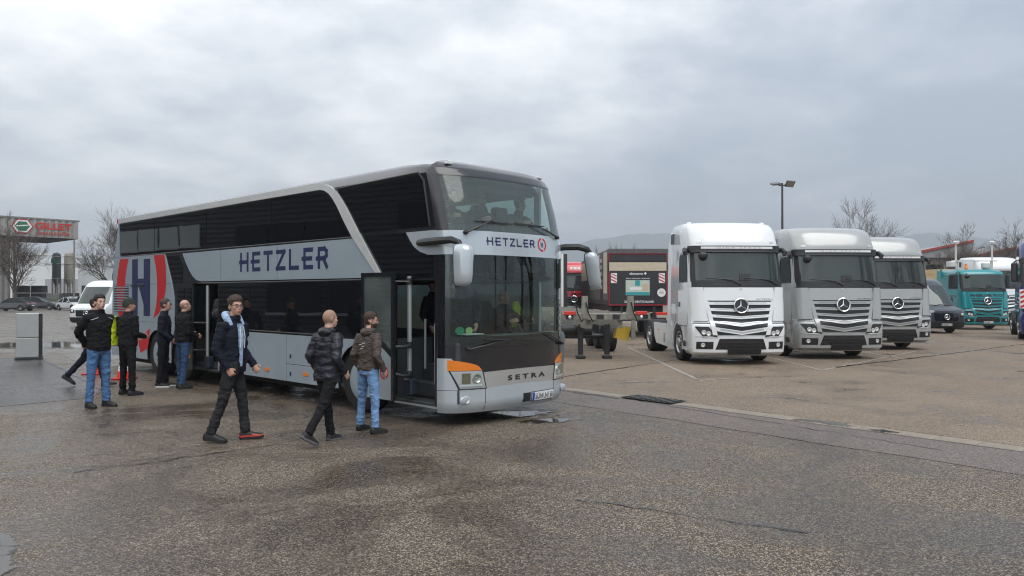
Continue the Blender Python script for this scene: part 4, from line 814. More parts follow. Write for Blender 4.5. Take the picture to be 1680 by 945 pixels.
# ---- vans
def van(label, loc, rz, paint, plate, dark=False):
    T = thing('van', label, 'van', loc, rz)
    tab = [(.24, .14, .86, .14), (.34, .02, .96, .2), (.6, -.02, .985, .22), (.95, .02, .985, .24), (1.08, .10, .98, .28), (1.18, .32, .97, .34), (1.30, .78, .96, .34), (1.9, 1.26, .935, .32), (2.32, 1.62, .89, .3), (2.5, 1.86, .85, .3), (2.62, 2.2, .78, .3), (2.68, 2.8, .66, .3)]
    F = Front(tab); fp = lambda name, m, *a, par=T, **k: F.patch(MB(), *a, **k).build(name, m, par, 40)
    shell(F, [.3, .4, .6, .95] + [q[0] for q in tab if q[0] > 1.0], 5.9, 0).build('van_body', paint, T, 40)
    fp('bumper', M_plas, -.985, .985, .26, .56, off=.02, nx=16, nz=4, th=.04)
    fp('windscreen', M_tg, lambda v: -lerp(.86, .78, v), lambda v: lerp(.86, .78, v), 1.32, 2.28, off=.008, nx=14, nz=6, th=.01)
    fp('grille', M_blk, lambda v: -lerp(.52, .60, v), lambda v: lerp(.52, .60, v), .60, .96, off=.01, nx=10, nz=4, th=.02)
    for z in (.66, .75, .84): fp('grille_slat', M_plas if not dark else M_blk, -.56, .56, z, z + .045, off=.028, nx=10, nz=1, th=.02)
    star(T, F.fn, 0, .79, .13, .045)
    for s in (-1, 1):
        hl = fp('headlight', M_lampd, -.93 if s < 0 else .64, -.64 if s < 0 else .93, .80, lambda x: .98 + .10 * (abs(x) - .64), off=.012, nx=6, nz=4, th=.02)
        c = F.pt(s * .78, .9, .02); MB().ell(c, .07, .03, .06).build('lamp_bowl', M_clear, hl)
        fs = lambda u, v, w, s=s: Vector((s * (lerp(.985, .89, max(0, (v - 1.0) / 1.4)) + w), u, v))
        MB().prism([(1.15, 1.30), (2.1, 1.30), (2.1, 2.1), (1.72, 2.1)], fs, .002, .010).build('door_window', M_cg, T, 0)
        MB().prism(rrect(2.0, 2.12, 1.1, 1.18, .02), fs, .005, .03).build('door_handle', M_plas, T)
        for y in (.95, 4.6):
            wheel(T, s * .96, y, .34, .34, .24, s, 'deep', M_rim, bolts=0, n=20); MB().prism(arc(y, .34, .42, 0, 180, 10), fs, -.2, .004).build('wheel_arch', M_rub, T)
        MB().box(s * 1.0, s * 1.2, 1.2, 1.36, 1.35, 1.72, .04).tube([(s * .94, 1.3, 1.4), (s * 1.05, 1.28, 1.45)], .03, 6).build('side_mirror', M_plas, T)
    pl = fp('number_plate', M_white, -.26, .26, .38, .49, off=.035, nx=4, nz=1, th=.01); fp('plate_band', mat('plate_blue'), -.258, -.21, .382, .488, off=.0365, nx=2, nz=1, th=.002, par=pl)
    b = MB(); lettering(b, plate, -.19, .24, .395, .475, F.fn, .037, .01); b.build('lettering', M_blk, pl, 0, recalc=False)
    for x in (-.3, .25): A = F.pt(x + .3, 1.31, .02); B = F.pt(x - .25, 1.37, .02); MB().tube([A, B], .012, 6).build('windscreen_wiper', M_plas, T)
    return T, F, fp
van('white panel van parked behind the standing men', (-24.0, 43.6, 0), radians(3), mat('van_white', (.70, .73, .75), .3, 0, .6, dirt=.05), 'WÜ.A 310')
van('dark grey panel van between the grey and the teal trucks', (20.4, 36.4, 0), radians(2), mat('van_dark', (.045, .052, .065), .28, .2, .8), 'GER.MK 770', True)

# ---- cars
def car(label, loc, rz, col, kind='hatch', Ln=4.3, group='cars in the far yard'):
    T = thing('parked_car', label, 'car', loc, rz, group); pt = mat('car_paint_%d_%d_%d' % tuple(int(c * 99) for c in col), col, .22, .1, .9)
    H = {'hatch': 1.44, 'estate': 1.5, 'suv': 1.68}[kind]; k = Ln / 4.3; zb = .95 if kind != 'suv' else 1.08
    # side outline: front at y=0
    prof = [(0, .55, .62, .70), (.12, .35, .72, .82), (.5, .22, .80, .87), (1.0, .2, .92, .89), (1.5, .2, zb, .90), (2.6, .2, zb + .02, .90), (3.5, .2, zb + .02, .89), (4.05, .25, zb - .02, .85), (4.25, .38, zb - .12, .80), (4.3, .5, .75, .74)]
    rings = []
    for y, z0, z1, w in prof:
        r = []; 
        for u, v in ((-.86, 0), (-1, .18), (-1, .62), (-.95, .92), (-.8, 1), (0, 1.03), (.8, 1), (.95, .92), (1, .62), (1, .18), (.86, 0), (0, 0)): r.append((u * w, y * k, lerp(z0, z1, v)))
        rings.append(r)
    MB().loft(rings).build('car_body', pt, T, 40)
    tail = {'hatch': (3.3, 3.95), 'estate': (3.7, 4.12), 'suv': (3.6, 4.08)}[kind]
    gh = [(1.35, zb - .02, .84, .84), (2.05, H - .06, .64, .84), (2.5, H, .62, .85), (tail[0], H - .03, .60, .84), (tail[1], zb + .02, .74, .80)]
    def ring(y, z, w, wb): return [(-wb, y * k, zb - .05), (-lerp(wb, w, .98), y * k, max(z, zb - .04)), (0, y * k, max(z + .02, zb - .03)), (lerp(wb, w, .98), y * k, max(z, zb - .04)), (wb, y * k, zb - .05)]
    MB().loft([ring(*q) for q in gh]).build('greenhouse', M_cg, T, 30)
    b = MB(); b.loft([[(-w * .98, y * k, z - .01), (-w * .9, y * k, z + .02), (0, y * k, z + .04), (w * .9, y * k, z + .02), (w * .98, y * k, z - .01)] for y, z, w in ((2.0, H - .07, .65), (2.5, H, .63), (tail[0], H - .03, .61))]); b.build('roof_panel', pt, T, 40)
    for s in (-1, 1):
        for a, c in (((1.35, zb), (2.05, H - .03)), ((2.75, zb), (2.75, H)), ((tail[0] - .35, H), (tail[1] - .15, zb))): MB().tube([(s * .85, a[0] * k, a[1]), (s * .66 if a[1] < c[1] else s * .82, c[0] * k, c[1])] if a[1] < c[1] else [(s * .63, a[0] * k, a[1]), (s * .80, c[0] * k, c[1])], .03, 6).build('roof_pillar', pt, T)
        for y in (.82, 3.45):
            wheel(T, s * .89, y * k, .32, .32, .2, s, 'deep', M_rim, bolts=0, n=18)
            MB().prism(arc(y * k, .32, .38, 0, 180, 10), lambda u, v, w, s=s: Vector((s * (.80 + w), u, v)), 0, .096).build('wheel_arch', M_rub, T)
        MB().box(s * .45, s * .78, .05 * k, .16 * k, .60, .70, .02).build('headlight', M_clear, T); MB().box(s * .5, s * .80, 4.2 * k, 4.29 * k, zb - .25, zb - .1, .02).build('tail_light', mat('lamp_red'), T)
        MB().box(s * .9, s * 1.05, 1.5 * k, 1.6 * k, zb, zb + .14, .03).build('side_mirror', pt, T)
    MB().box(-.26, .26, -.01, .02, .40, .51).build('number_plate', M_white, T); MB().box(-.26, .26, 4.3 * k - .01, 4.31 * k, .55, .66).build('number_plate', M_white, T)
    MB().box(-.5, .5, .0, .06, .35, .55, .02).build('grille', M_plas, T)
    return T
H90 = radians(90)
# (front at origin facing -Y before turning) side-on cars face right (+X): rz = 90 deg
car('black hatchback parked side-on at the left picture edge', (-56.5, 84, 0), radians(-90), (.012, .014, .018), 'hatch', 4.3)
car('dark blue-black estate car parked behind the black hatchback', (-53.0, 90.5, 0), radians(97), (.015, .018, .026), 'estate', 4.7)
car('white estate car between the dark cars and the stacked goods', (-58.5, 97, 0), radians(-78), (.62, .64, .66), 'estate', 4.5)
car('red car showing only its roof behind the black cars', (-66.5, 103.5, 0), radians(90), (.25, .02, .03), 'hatch', 4.2)
car('dark grey car with red tail lights beside the white van', (-50.2, 92.6, 0), radians(-120), (.02, .02, .025), 'suv', 4.5)
car('white car nose peeking out beside the white van', (-47.8, 86, 0), radians(60), (.6, .62, .64), 'hatch', 4.2)

# ---- container chassis trailer in front of the box trailer
M_galv = mat('weathered_galvanised', (.27, .26, .225), .55, .3, var=.25, vscale=6, dirt=.3)
for_hose = None
ch = thing('container_chassis', 'empty grey container chassis trailer on landing legs beside the coach', 'trailer', (2.62, 21.2, 0), radians(6))
MB().box(-1.22, 1.22, 0, .16, 1.16, 1.34, .01).build('front_beam', M_galv, ch)
for x in (-1.05, -.2, .25, 1.05): MB().box(x - .1, x + .1, -.02, -.001, 1.19, 1.31, .004).build('beam_pocket', M_plas, ch)
for x in (-.62, .66):
    MB().loft([[(x - .075, -.03, z), (x + .075, -.03, z), (x + .075, .03 + d, z), (x - .075, .03 + d, z)] for z, d in ((1.2, .3), (1.5, .12), (1.82, .06))]).build('corner_guide', M_galv, ch)
for x in (-1.05, .95):
    MB().box(x - .16, x + .16, -.06, .0, 1.30, 1.40, .01).build('tail_light', mat('lamp_red_bright', (.6, .04, .03), .25), ch); MB().ell((x, -.05, 1.24), .05, .03, .05).build('marker_lamp', M_clear, ch)
for x in (-.48, .40): MB().box(x - .07, x + .07, .17, 12.0, .92, 1.2).build('frame_rail', M_galv, ch)
for k in range(7): MB().box(-1.1, 1.1, 1.2 + k * 1.7, 1.32 + k * 1.7, 1.2, 1.32).build('cross_member', M_galv, ch)
for x in (-.52, .26):
    MB().box(x - .07, x + .07, 1.1, 1.24, .12, 1.0, .01).build('landing_leg', M_plas, ch); MB().box(x - .13, x + .13, 1.04, 1.3, 0, .1, .02).build('landing_foot', M_plas, ch)
for y in (4.0, 5.3, 6.6):
    for s in (-1, 1): wheel(ch, s * 1.15 , y, .5, .5, .36, s, 'deep', M_rim, bolts=8)
    MB().cyl((-1.0, y, .5), (1.0, y, .5), .08).build('axle', M_plas, ch)
MB().loft([[(-.2, -.1 * k, z) , (.2, -.1 * k, z), (.2, .1, z), (-.2, .1, z)] for z, k in ((.55, 1.6), (.95, 1))]).xform(Matrix.Translation((.62, 1.6, 0)) @ Matrix.Rotation(.25, 4, 'Y')).build('wheel_chock', mat('chock_yellow', (.55, .36, .02), .5), ch)
MB().box(1.0, 1.12, 1.2, 1.26, .55, 1.1).build('rear_panel', M_galv, ch)
for x0, x1 in ((-.6, -.3), (.66, .95), (-.9, -.62)): MB().tube([(x0, -.05, 1.65), (x0 + .05, -.12, 1.35), (lerp(x0, x1, .6), -.08, 1.12), (x1, .1, 1.2)], .018, 6).build('air_hose', M_rub, ch)
MB().cyl((-1.0, 1.7, .8), (-.1, 1.7, .8), .17, n=14).build('air_tank', M_plas, ch); MB().box(-1.15, -.7, 2.2, 3.0, .55, .95, .02).build('tool_box', M_plas, ch)
# white lattice of a second chassis seen past the coach nose
c2 = thing('container_chassis', 'pale chassis trailer with upright frame glimpsed left of the grey chassis', 'trailer', (-.3, 24.8, 0), radians(10))
for x in (-.5, .5): MB().box(x - .07, x + .07, 0, 11, .95, 1.2).build('frame_rail', mat('chassis_pale', (.52, .53, .52), .5, .2, dirt=.2), c2)
for k in range(6): MB().box(-1.2, 1.2, .2 + k * 2, .32 + k * 2, 1.2, 1.3).build('cross_member', mat('chassis_pale'), c2)
for x in (-.6, 0, .6): MB().box(x - .03, x + .03, .1, .16, 1.3, 2.2).build('upright', mat('chassis_pale'), c2)
for z in (1.6, 1.9, 2.2): MB().box(-.63, .63, .09, .17, z, z + .05).build('rung', mat('chassis_pale'), c2)
for y in (6.0, 7.3):
    for s in (-1, 1): wheel(c2, s * 1.15, y, .5, .5, .36, s, 'deep', M_rim, bolts=0)
for x in (-.5, .5): MB().box(x - .06, x + .06, 1.1, 1.22, 0, .95).build('landing_leg', M_plas, c2)
# ---- box trailer
bx = thing('box_trailer', 'black box trailer with red-edged tail doors and a bathroom advert', 'trailer', (5.36, 32.8, 0), 0)
M_boxb = mat('trailer_black', (.028, .029, .033), .4, dirt=.25); M_cream = mat('trailer_cream', (.55, .47, .35), .55, var=.1)
MB().box(-1.27, 1.27, 0.05, 12.6, 1.40, 3.78, .01).build('box_body', mat('trailer_side', (.10, .09, .085), .5, var=.2), bx)
MB().box(-1.275, 1.275, .02, .05, 1.42, 3.795).build('tail_frame', M_boxb, bx)
MB().box(-1.22, 1.22, 0, .02, 2.86, 3.22, .004).build('cream_panel', M_cream, bx)
tdoor = MB().box(-1.20, 1.20, -.01, .02, 1.44, 2.84, .004).build('tail_lift', M_boxb, bx)
hp = MB().box(-1.20, 1.20, 0, .02, 3.26, 3.56, .004).build('header_panel', M_boxb, bx)
MB().box(-1.28, 1.28, -.02, .05, 3.60, 3.80, .01).build('roof_edge', mat('trailer_tarp', (.10, .10, .105), .6, var=.2), bx)
for z0, z1, x0, x1 in ((1.38, 1.43, -1.25, 1.25), (1.43, 2.84, -1.25, -1.205), (1.43, 2.84, 1.205, 1.25), (3.565, 3.595, -1.25, 1.25), (3.26, 3.56, -1.25, -1.205), (3.26, 3.56, 1.205, 1.25)): MB().box(x0, x1, -.016, .018, z0, z1).build('red_edging', mat('edging_red', (.30, .02, .03), .4), bx)
fB = lambda u, v, w: Vector((u, -.0105 - w, v))
def flat(name, x0, x1, z0, z1, m, w, par=tdoor): return MB().add([fB(x0, z0, w), fB(x1, z0, w), fB(x1, z1, w), fB(x0, z1, w)], [(0, 1, 2, 3)]).build(name, m, par, 0, recalc=False)
b = MB(); lettering(b, 'elements', -.36, .22, 2.69, 2.79, fB, .002, .02); lettering(b, 'BAD | HEIZUNG | ENERGIE', -.5, .5, 2.50, 2.555, fB, .002, .02); lettering(b, '250 x IN DEUTSCHLAND', -.58, .68, 1.50, 1.59, fB, .002, .02); b.build('lettering', M_white, tdoor, 0, recalc=False)
flat('white_cross', .29, .34, 2.69, 2.80, M_white, .002); flat('white_cross', .26, .37, 2.73, 2.76, M_white, .0026)
pn = flat('advert_panel', -.52, .50, 1.82, 2.46, mat('advert_pale', (.50, .56, .50), .5, var=.1), .003)
flat('advert_block', -.51, .49, 1.83, 1.95, mat('advert_teal', (.02, .32, .34), .5), .004); flat('advert_block', -.12, .08, 2.22, 2.45, mat('advert_teal'), .004); flat('advert_block', -.35, .15, 2.05, 2.16, M_white, .004)
flat('advert_block', .2, .45, 2.0, 2.3, mat('advert_tan', (.55, .45, .32), .5), .004)
b = MB(); n = 24; b.add([fB(1.0 + .18 * cos(2 * pi * k / n), 1.93 + .18 * sin(2 * pi * k / n), .003) for k in range(n)], [tuple(range(n))]); rd = b.build('round_sticker', M_white, tdoor, 0, recalc=False)
for k in range(3): flat('sticker_line', .90, 1.10, 1.99 - k * .06, 2.005 - k * .06, M_plas, .004)
for s in (-1, 1):
    wp = flat('warning_panel', s * 1.02 - .13, s * 1.02 + .13, 2.34, 2.76, M_white, .003)
    for k in range(3):
        z = 2.36 + k * .13; MB().add([fB(s * 1.02 - .12, z + .10, .0045), fB(s * 1.02 - .12, z + .16 if k < 2 else z + .13, .0045), fB(s * 1.02 + .12, z + .04, .0045), fB(s * 1.02 + .12, z - .01, .0045)], [(0, 3, 2, 1)]).build('warning_stripe', M_red, tdoor, 0, recalc=False)
    MB().box(s * 1.0 - .25, s * 1.0 + .25, -.06, .05, .98, 1.10, .01).build('tail_light', mat('lamp_red_bright'), bx)
MB().box(-1.2, 1.2, 0, .12, .72, .86, .01).build('underrun_bar', M_boxb, bx)
for x in (-.7, .7): MB().box(x - .06, x + .06, .05, .15, .8, 1.4).build('bar_bracket', M_boxb, bx)
MB().box(-1.1, 1.1, .2, 12.2, 1.1, 1.4).build('underframe', M_rub, bx)
for y in (2.4, 3.7, 5.0):
    for s in (-1, 1): wheel(bx, s * 1.2, y, .5, .5, .36, s, 'deep', M_rim, bolts=0)
fSd = lambda u, v, w: Vector((-1.275 - w, u, v))
for y0, y1, z0, z1, m in ((.3, 1.6, 1.9, 3.7, M_cream), (1.9, 3.0, 1.5, 3.7, M_boxb), (3.1, 7.5, 2.1, 3.7, mat('advert_pale')), (3.6, 6.8, 2.3, 3.4, mat('advert_tan')), (8.0, 12.4, 2.6, 3.6, M_cream), (.2, 12.5, 1.42, 1.6, M_boxb)):
    MB().prism(rect(y0, y1, z0, z1), fSd, .002 + y0 * .0004, .004 + y0 * .0004).build('side_print', m, bx, 0)
b = MB()
for k in range(5): lettering(b, ('BAD', 'HEIZUNG', 'ENERGIE', 'elements', 'WASSER')[k], 2.8, 2.0, 3.3 - k * .3, 3.48 - k * .3, fSd, .007, .02)
b.build('lettering', M_white, bx, 0, recalc=False)
# dark trailer end with white corner post just past the coach nose
dt = thing('box_trailer', 'dark box trailer end with a white corner post right behind the coach nose', 'trailer', (1.62, 40.0, 0), 0)
MB().box(-1.25, 1.25, .03, 8, 1.2, 3.95).build('box_body', M_boxb, dt)
MB().box(.93, 1.05, 0, .03, 1.2, 3.95).build('corner_post', M_white, dt); MB().box(-1.25, .92, 0, .03, 1.2, 3.95).build('tail_door', M_boxb, dt)
for s in (-1, 1): wheel(dt, s * 1.2, 1.5, .5, .5, .36, s, 'deep', M_rim, bolts=0)
# ================================================================== buildings, masts, trees, hills
def corrugated(b, p0, p1, z0, z1, pitch=.6, depth=.12, horizontal=False):
    p0, p1 = Vector((*p0, 0)), Vector((*p1, 0)); d = (p1 - p0); Ln = d.length; d.normalize(); n = Vector((d.y, -d.x, 0)); 
    if horizontal:
        k = int((z1 - z0) / pitch * 4); rows = [(z0 + (z1 - z0) * i / k, (0, depth, depth, 0)[i % 4]) for i in range(k + 1)]
        vs = [q for z, o in rows for q in (p0 + n * o + P(0, 0, z), p1 + n * o + P(0, 0, z))]; return b.add(vs, [(2 * i, 2 * i + 1, 2 * i + 3, 2 * i + 2) for i in range(k)])
    k = int(Ln / pitch * 4); vs = []
    for i in range(k + 1): q = p0 + d * (Ln * i / k) + n * (0, depth, depth, 0)[i % 4]; vs += [q + P(0, 0, z0), q + P(0, 0, z1)]
    return b.add(vs, [(2 * i, 2 * i + 2, 2 * i + 3, 2 * i + 1) for i in range(k)])
M_corr = mat('corrugated_grey', (.36, .35, .32), .5, .3, var=.1, vscale=.6, dirt=.15)
# builders' merchant warehouse with its cantilevered sign canopy
WA, WB = Vector((-73.8, 80.8)), Vector((-56.4, 100.0)); wd = (WB - WA).normalized(); wn = Vector((wd.y, -wd.x))
wh = thing('warehouse', 'grey corrugated warehouse with red lettering on its projecting canopy', 'warehouse', (0, 0, 0))
def wp(s, o): q = WB - wd * s - wn * o; return (q.x, q.y)
b = MB(); corrugated(b, wp(26, 0), wp(0, 0), 9.0, 11.2, .8, .12); b.build('canopy_front', M_corr, wh, 0)
b = MB(); corrugated(b, wp(0, 0), wp(0, 12), 9.0, 11.2, .8, .12); b.build('canopy_end', M_corr, wh, 0)
b = MB(); q = [wp(26, .05), wp(0, .05), wp(0, 12), wp(26, 12)]; b.add([(x, y, z) for z in (8.95, 11.1) for x, y in q], [(0, 1, 2, 3), (4, 7, 6, 5), (0, 4, 5, 1), (1, 5, 6, 2), (2, 6, 7, 3), (3, 7, 4, 0)]); b.build('canopy_body', mat('canopy_dark', (.05, .05, .05), .8), wh)
b = MB(); corrugated(b, wp(26, 1.0), wp(7.4, 1.0), 0, 8.95, .6, .1); b.build('lower_wall', M_corr, wh, 0)
b = MB(); corrugated(b, wp(7.4, 1.0), wp(7.4, 12), 0, 8.95, .6, .1); b.build('return_wall', M_corr, wh, 0)
b = MB(); q = [wp(26, -.15), wp(-.2, -.15), wp(-.2, .1), wp(26, .1)]; b.add([(x, y, z) for z in (11.2, 11.4) for x, y in q], [(0, 1, 2, 3), (4, 7, 6, 5), (0, 4, 5, 1), (1, 5, 6, 2), (2, 6, 7, 3), (3, 7, 4, 0)]); b.build('roof_edge', mat('roof_edge_grey', (.2, .2, .2), .5), wh)
fW = lambda u, v, w: Vector((*wp(-u, -.16 - w), v))
b = MB(); lettering(b, 'GILLET', -5.0, -.75, 10.0, 10.85, fW, .02, .035); b.build('lettering', mat('sign_red', (.55, .03, .02), .4), wh, 0, recalc=False)
b = MB(); lettering(b, 'baustoffe', -4.6, -1.0, 9.28, 9.85, fW, .02, .02); b.build('lettering', mat('sign_dull_red', (.40, .05, .04), .5), wh, 0, recalc=False)
hexa = lambda r: [(-6.35 + r * 1.25 * cos(pi / 6 + pi / 3 * k + pi / 6), 10.25 + r * sin(pi / 6 + pi / 3 * k + pi / 6)) for k in range(6)]
for r, m, w in ((.98, mat('sign_red'), .02), (.86, M_white, .03), (.66, mat('sign_green', (.02, .16, .08), .5), .04)): MB().add([fW(u, v, w) for u, v in hexa(r)], [tuple(range(6))]).build('emblem', m, wh, 0, recalc=False)
MB().add([fW(u, v, .05) for u, v in ((-7.0, 10.18), (-5.7, 10.32), (-5.7, 10.46), (-7.0, 10.32))], [(0, 1, 2, 3)]).build('emblem', M_white, wh, 0, recalc=False)
MB().cyl((*wp(7.0, .6), 0), (*wp(7.0, .6), 9), .12).build('down_pipe', M_galv, wh)
def block(name, label, cat, x0, x1, y0, y1, h, m, roof=None, over=.2):
    T = thing(name, label, cat, ((x0 + x1) / 2, (y0 + y1) / 2, 0)); w, d = (x1 - x0) / 2, (y1 - y0) / 2
    MB().box(-w, w, -d, d, 0, h).build('wall', m, T); MB().box(-w - over, w + over, -d - over, d + over, h, h + .35).build('roof', roof or mat('roof_edge_grey'), T); return T
M_hall = mat('white_cladding', (.66, .68, .68), .6, var=.06, vscale=.4)
hall = block('hall', 'large plain white hall beyond the warehouse canopy', 'hall', -107, -86, 142, 165, 9.0, M_hall, M_hall)
h2 = block('hall', 'lower white building with grey base next to the silos', 'hall', -86, -80, 142, 160, 7.4, M_hall, M_hall)
MB().box(-3.02, 3.02, -9.1, -9.0, 0, 4.6).build('base_band', mat('base_grey', (.34, .35, .36), .6), h2)
# silos
def silo(label, x, y, r, z0, z1, m, sign=False):
    T = thing('silo', label, 'silo', (x, y, 0), 0)
    MB().lathe((0, 0, 0), (0, 0, 1), [(r * .3, z0 - .9), (r, z0), (r, z1), (r * .8, z1 + .3), (0, z1 + .5)], 24).build('tank', m, T)
    for k in range(4): a = pi / 4 + k * pi / 2; MB().cyl((r * .9 * cos(a), r * .9 * sin(a), 0), (r * .9 * cos(a), r * .9 * sin(a), z0 + .3), .12, n=8).build('leg', M_galv, T)
    for z in (z0 + .1, z0 + 2.2, z1 - .2): MB().lathe((0, 0, z), (0, 0, 1), [(r + .02, 0), (r + .06, .05), (r + .02, .1)], 24).build('ring_band', M_galv, T)
    if sign: MB().prism([(-.4, z1 - 1.1), (.4, z1 - 1.1), (.4, z1 - .4), (-.4, z1 - .4)], lambda u, v, w: Vector((u, -r - w, v)), .0, .08).build('sign', mat('sign_green', (.02, .16, .08), .5), T)
    return T
silo('dark grey silo with a green sign near its top', -64.75, 109.5, .56, 3.9, 7.3, mat('silo_dark', (.055, .055, .055), .5), True)
silo('beige silo standing close to the right of the dark one', -63.85, 111.0, .62, 3.9, 7.4, mat('silo_beige', (.33, .31, .26), .5, var=.1))
# red container, stacked goods, fence of racks
T = thing('container', 'red steel container in front of the white hall', 'container', (-71.5, 104.0, 0))
b = MB(); corrugated(b, (-3.0, -1.2), (3.0, -1.2), .1, 2.6, .5, .06); b.build('front_sheet', mat('container_red', (.42, .02, .02), .45, dirt=.2), T, 0); MB().box(-3, 3, -1.15, 1.2, .05, 2.65).build('box_body', mat('container_red'), T)
for x in (-3.0, 3.0): MB().box(x - .08, x + .08, -1.3, -1.1, 0, 2.7).build('corner_post', mat('container_red'), T)
random.seed(11)
pall = [(-65.6, 103.0, 3, 'dark'), (-63.6, 103.6, 3, 'dark'), (-61.5, 104.5, 2, 'dark'), (-63.2, 100.5, 1, 'brown'), (-61.2, 100.6, 1, 'brown'), (-59.0, 99.5, 2, 'grey'), (-57.0, 99.5, 2, 'dark'), (-55.2, 100.8, 3, 'dark'), (-53.4, 101.5, 2, 'grey'), (-59.2, 97.2, 1, 'dark'), (-57.2, 96.6, 1, 'green')]
desc = ['tall stack of dark blocks right of the red container', 'tall stack of dark blocks in front of the dark silo', 'two-high stack of dark blocks below the beige silo', 'single pallet of brown bricks behind the white estate car', 'single pallet of brown bricks left of the grey stacks', 'two-high grey block stack below the silos', 'two-high dark block stack right of the silos', 'tall dark block stack beside the thin lamp post', 'grey block stack in front of the house', 'low dark pallet nearest the white estate car', 'low pallet of goods under green wrap']
for (x, y, n, c), l in zip(pall, desc):
    T = thing('goods_stack', l, 'pallet stack', (x, y, 0), 0, 'stacked building materials'); m = mat('goods_' + c, {'dark': (.05, .052, .05), 'brown': (.13, .07, .05), 'grey': (.20, .20, .19), 'green': (.10, .22, .16)}[c], .8, var=.3, vscale=5)
    for k in range(n):
        MB().box(-.85, .85, -.6, .6, k * 1.0 , k * 1.0 + .13).build('pallet', mat('pallet_wood', (.2, .15, .1), .8), T); MB().box(-.82, .82, -.58, .58, k * 1.0 + .13, k * 1.0 + .97, .03).build('goods', m, T)
# house
hs = thing('house', 'ochre house with a brown hipped roof behind the bare tree', 'house', (-58.0, 134.0, 0), radians(-8))
MB().box(-6.5, 8, -5, 5, 0, 5.6).build('wall', mat('house_ochre', (.42, .33, .19), .8, var=.1), hs)
MB().add([(-7.6, -6, 5.4), (9, -6, 5.4), (9, 6, 5.4), (-7.6, 6, 5.4), (-1.5, 0, 9.6), (9, 0, 9.6)], [(0, 1, 5, 4), (2, 3, 4, 5), (3, 0, 4), (1, 2, 5), (0, 3, 2, 1)]).build('roof', mat('roof_brown', (.17, .13, .10), .8, var=.2, vscale=3), hs, 0)
MB().add([(3.5, -6.4, 5.5), (9, -6.4, 5.5), (6.2, -6.4, 8.6), (3.5, -1, 5.5), (9, -1, 5.5), (6.2, -1, 8.6)], [(0, 1, 2), (0, 2, 5, 3), (1, 4, 5, 2), (0, 3, 4, 1)]).build('dormer', mat('dormer_orange', (.42, .17, .06), .8), hs, 0)
for x in (-4.6, -.8, 3.0, 6.2):
    w = MB().box(x - .6, x + .6, -5.06, -4.98, 2.6, 4.3).build('window', M_cg, hs); MB().box(x - .7, x + .7, -5.09, -5.0, 4.3, 4.45).box(x - .7, x + .7, -5.12, -5.0, 2.48, 2.6).build('window_frame', M_white, w)
MB().box(1.5, 2.3, -.5, .4, 8.4, 10.4).build('chimney', mat('chimney_brick', (.22, .12, .09), .9), hs)
# right: low workshop roofs with red gable edges, beige container
rb = thing('workshop_building', 'long grey workshop with red sloping roof edges behind the trucks', 'building', (60, 92, 0), radians(-4))
MB().box(-14, 40, 0, 18, 0, 6.4).build('wall', mat('workshop_wall', (.30, .29, .27), .7, var=.15, vscale=.6), rb)
for k in range(6):
    x = -14 + k * 9; MB().add([(x, -.6, 6.2), (x + 9, -.6, 6.2), (x + 9, -.6, 8.1), (x, 18, 6.2), (x + 9, 18, 6.2), (x + 9, 18, 8.1)], [(0, 1, 2), (3, 5, 4), (0, 2, 5, 3), (1, 4, 5, 2), (0, 3, 4, 1)]).build('shed_roof', mat('shed_roof_grey', (.27, .28, .29), .6, var=.1), rb, 0)
    MB().prism([(x, 6.2), (x + 9, 8.05), (x + 9, 8.32), (x, 6.47)], lambda u, v, w: Vector((u, -.62 - w, v)), 0, .15).build('roof_edge', mat('fascia_red', (.36, .05, .03), .6), rb)
    for j in range(3): w = MB().box(x + 1.2 + j * 2.6, x + 3.2 + j * 2.6, -.06, .02, 3.4, 5.4).build('window', M_cg, rb)
block('container', 'beige container behind the dark van', 'container', 30.6, 36.4, 55, 58, 3.3, mat('container_beige', (.55, .42, .22), .6, var=.06), mat('container_beige'), .02)
wt = block('workshop_building', 'low dark roofed hall far behind the box trailer', 'building', -6, 26, 108, 122, 5.6, mat('workshop_wall'), None)
# a long ribbed-metal hall left of the picture, the one the coach windows mirror
rf = thing('ribbed_hall', 'dark ribbed metal hall mirrored in the coach windows', 'hall', (0, 0, 0))
ra, rbv = Vector((-13.5, 1.5)), Vector((-29, 20.5)); 
b = MB(); corrugated(b, (-54.4, 53.0), (-17.0, -8.0), 0, 8.4, .30, .08, True); b.build('ribbed_wall', mat('ribbed_dark', (.17, .165, .16), .5, .2), rf, 0)
dvec = (Vector((-17.0, -8.0)) - Vector((-54.4, 53.0))).normalized(); nv = Vector((-dvec.y, dvec.x)); nv = nv if nv.x > 0 else -nv
def rp_(s, o, z): q = Vector((-54.4, 53.0)) + dvec * s + nv * o; return Vector((q.x, q.y, z))
for s0, s1, z0, z1 in ((22.4, 24.2, 4.7, 6.0), (24.4, 26.2, 4.75, 6.05), (26.4, 28.2, 4.8, 6.1), (28.4, 30.2, 4.85, 6.15), (33.4, 36.0, 4.6, 5.9), (36.2, 38.8, 4.6, 5.9), (39.0, 41.6, 4.6, 5.9), (36, 40, .8, 3.0), (40.5, 44.5, .8, 3.0), (45.5, 48.5, 5.2, 6.6)):
    dark = s0 > 31
    w = MB().prism([(s0, z0), (s1, z0), (s1, z1), (s0, z1)], lambda u, v, w: rp_(u, w, v), .12, .2).build('window', mat('hall_pane_dark', (.012, .013, .015), .25) if dark else mat('hall_pane_painted_sky', (.85, .90, .88), .6), rf)  # pale panes have the sky's reflection painted in as a matte colour
    MB().prism([(s0 - .1, z0 - .14), (s1 + .1, z0 - .14), (s1 + .1, z0), (s0 - .1, z0)], lambda u, v, w: rp_(u, w, v), .12, .26).build('window_sill', M_white, w)
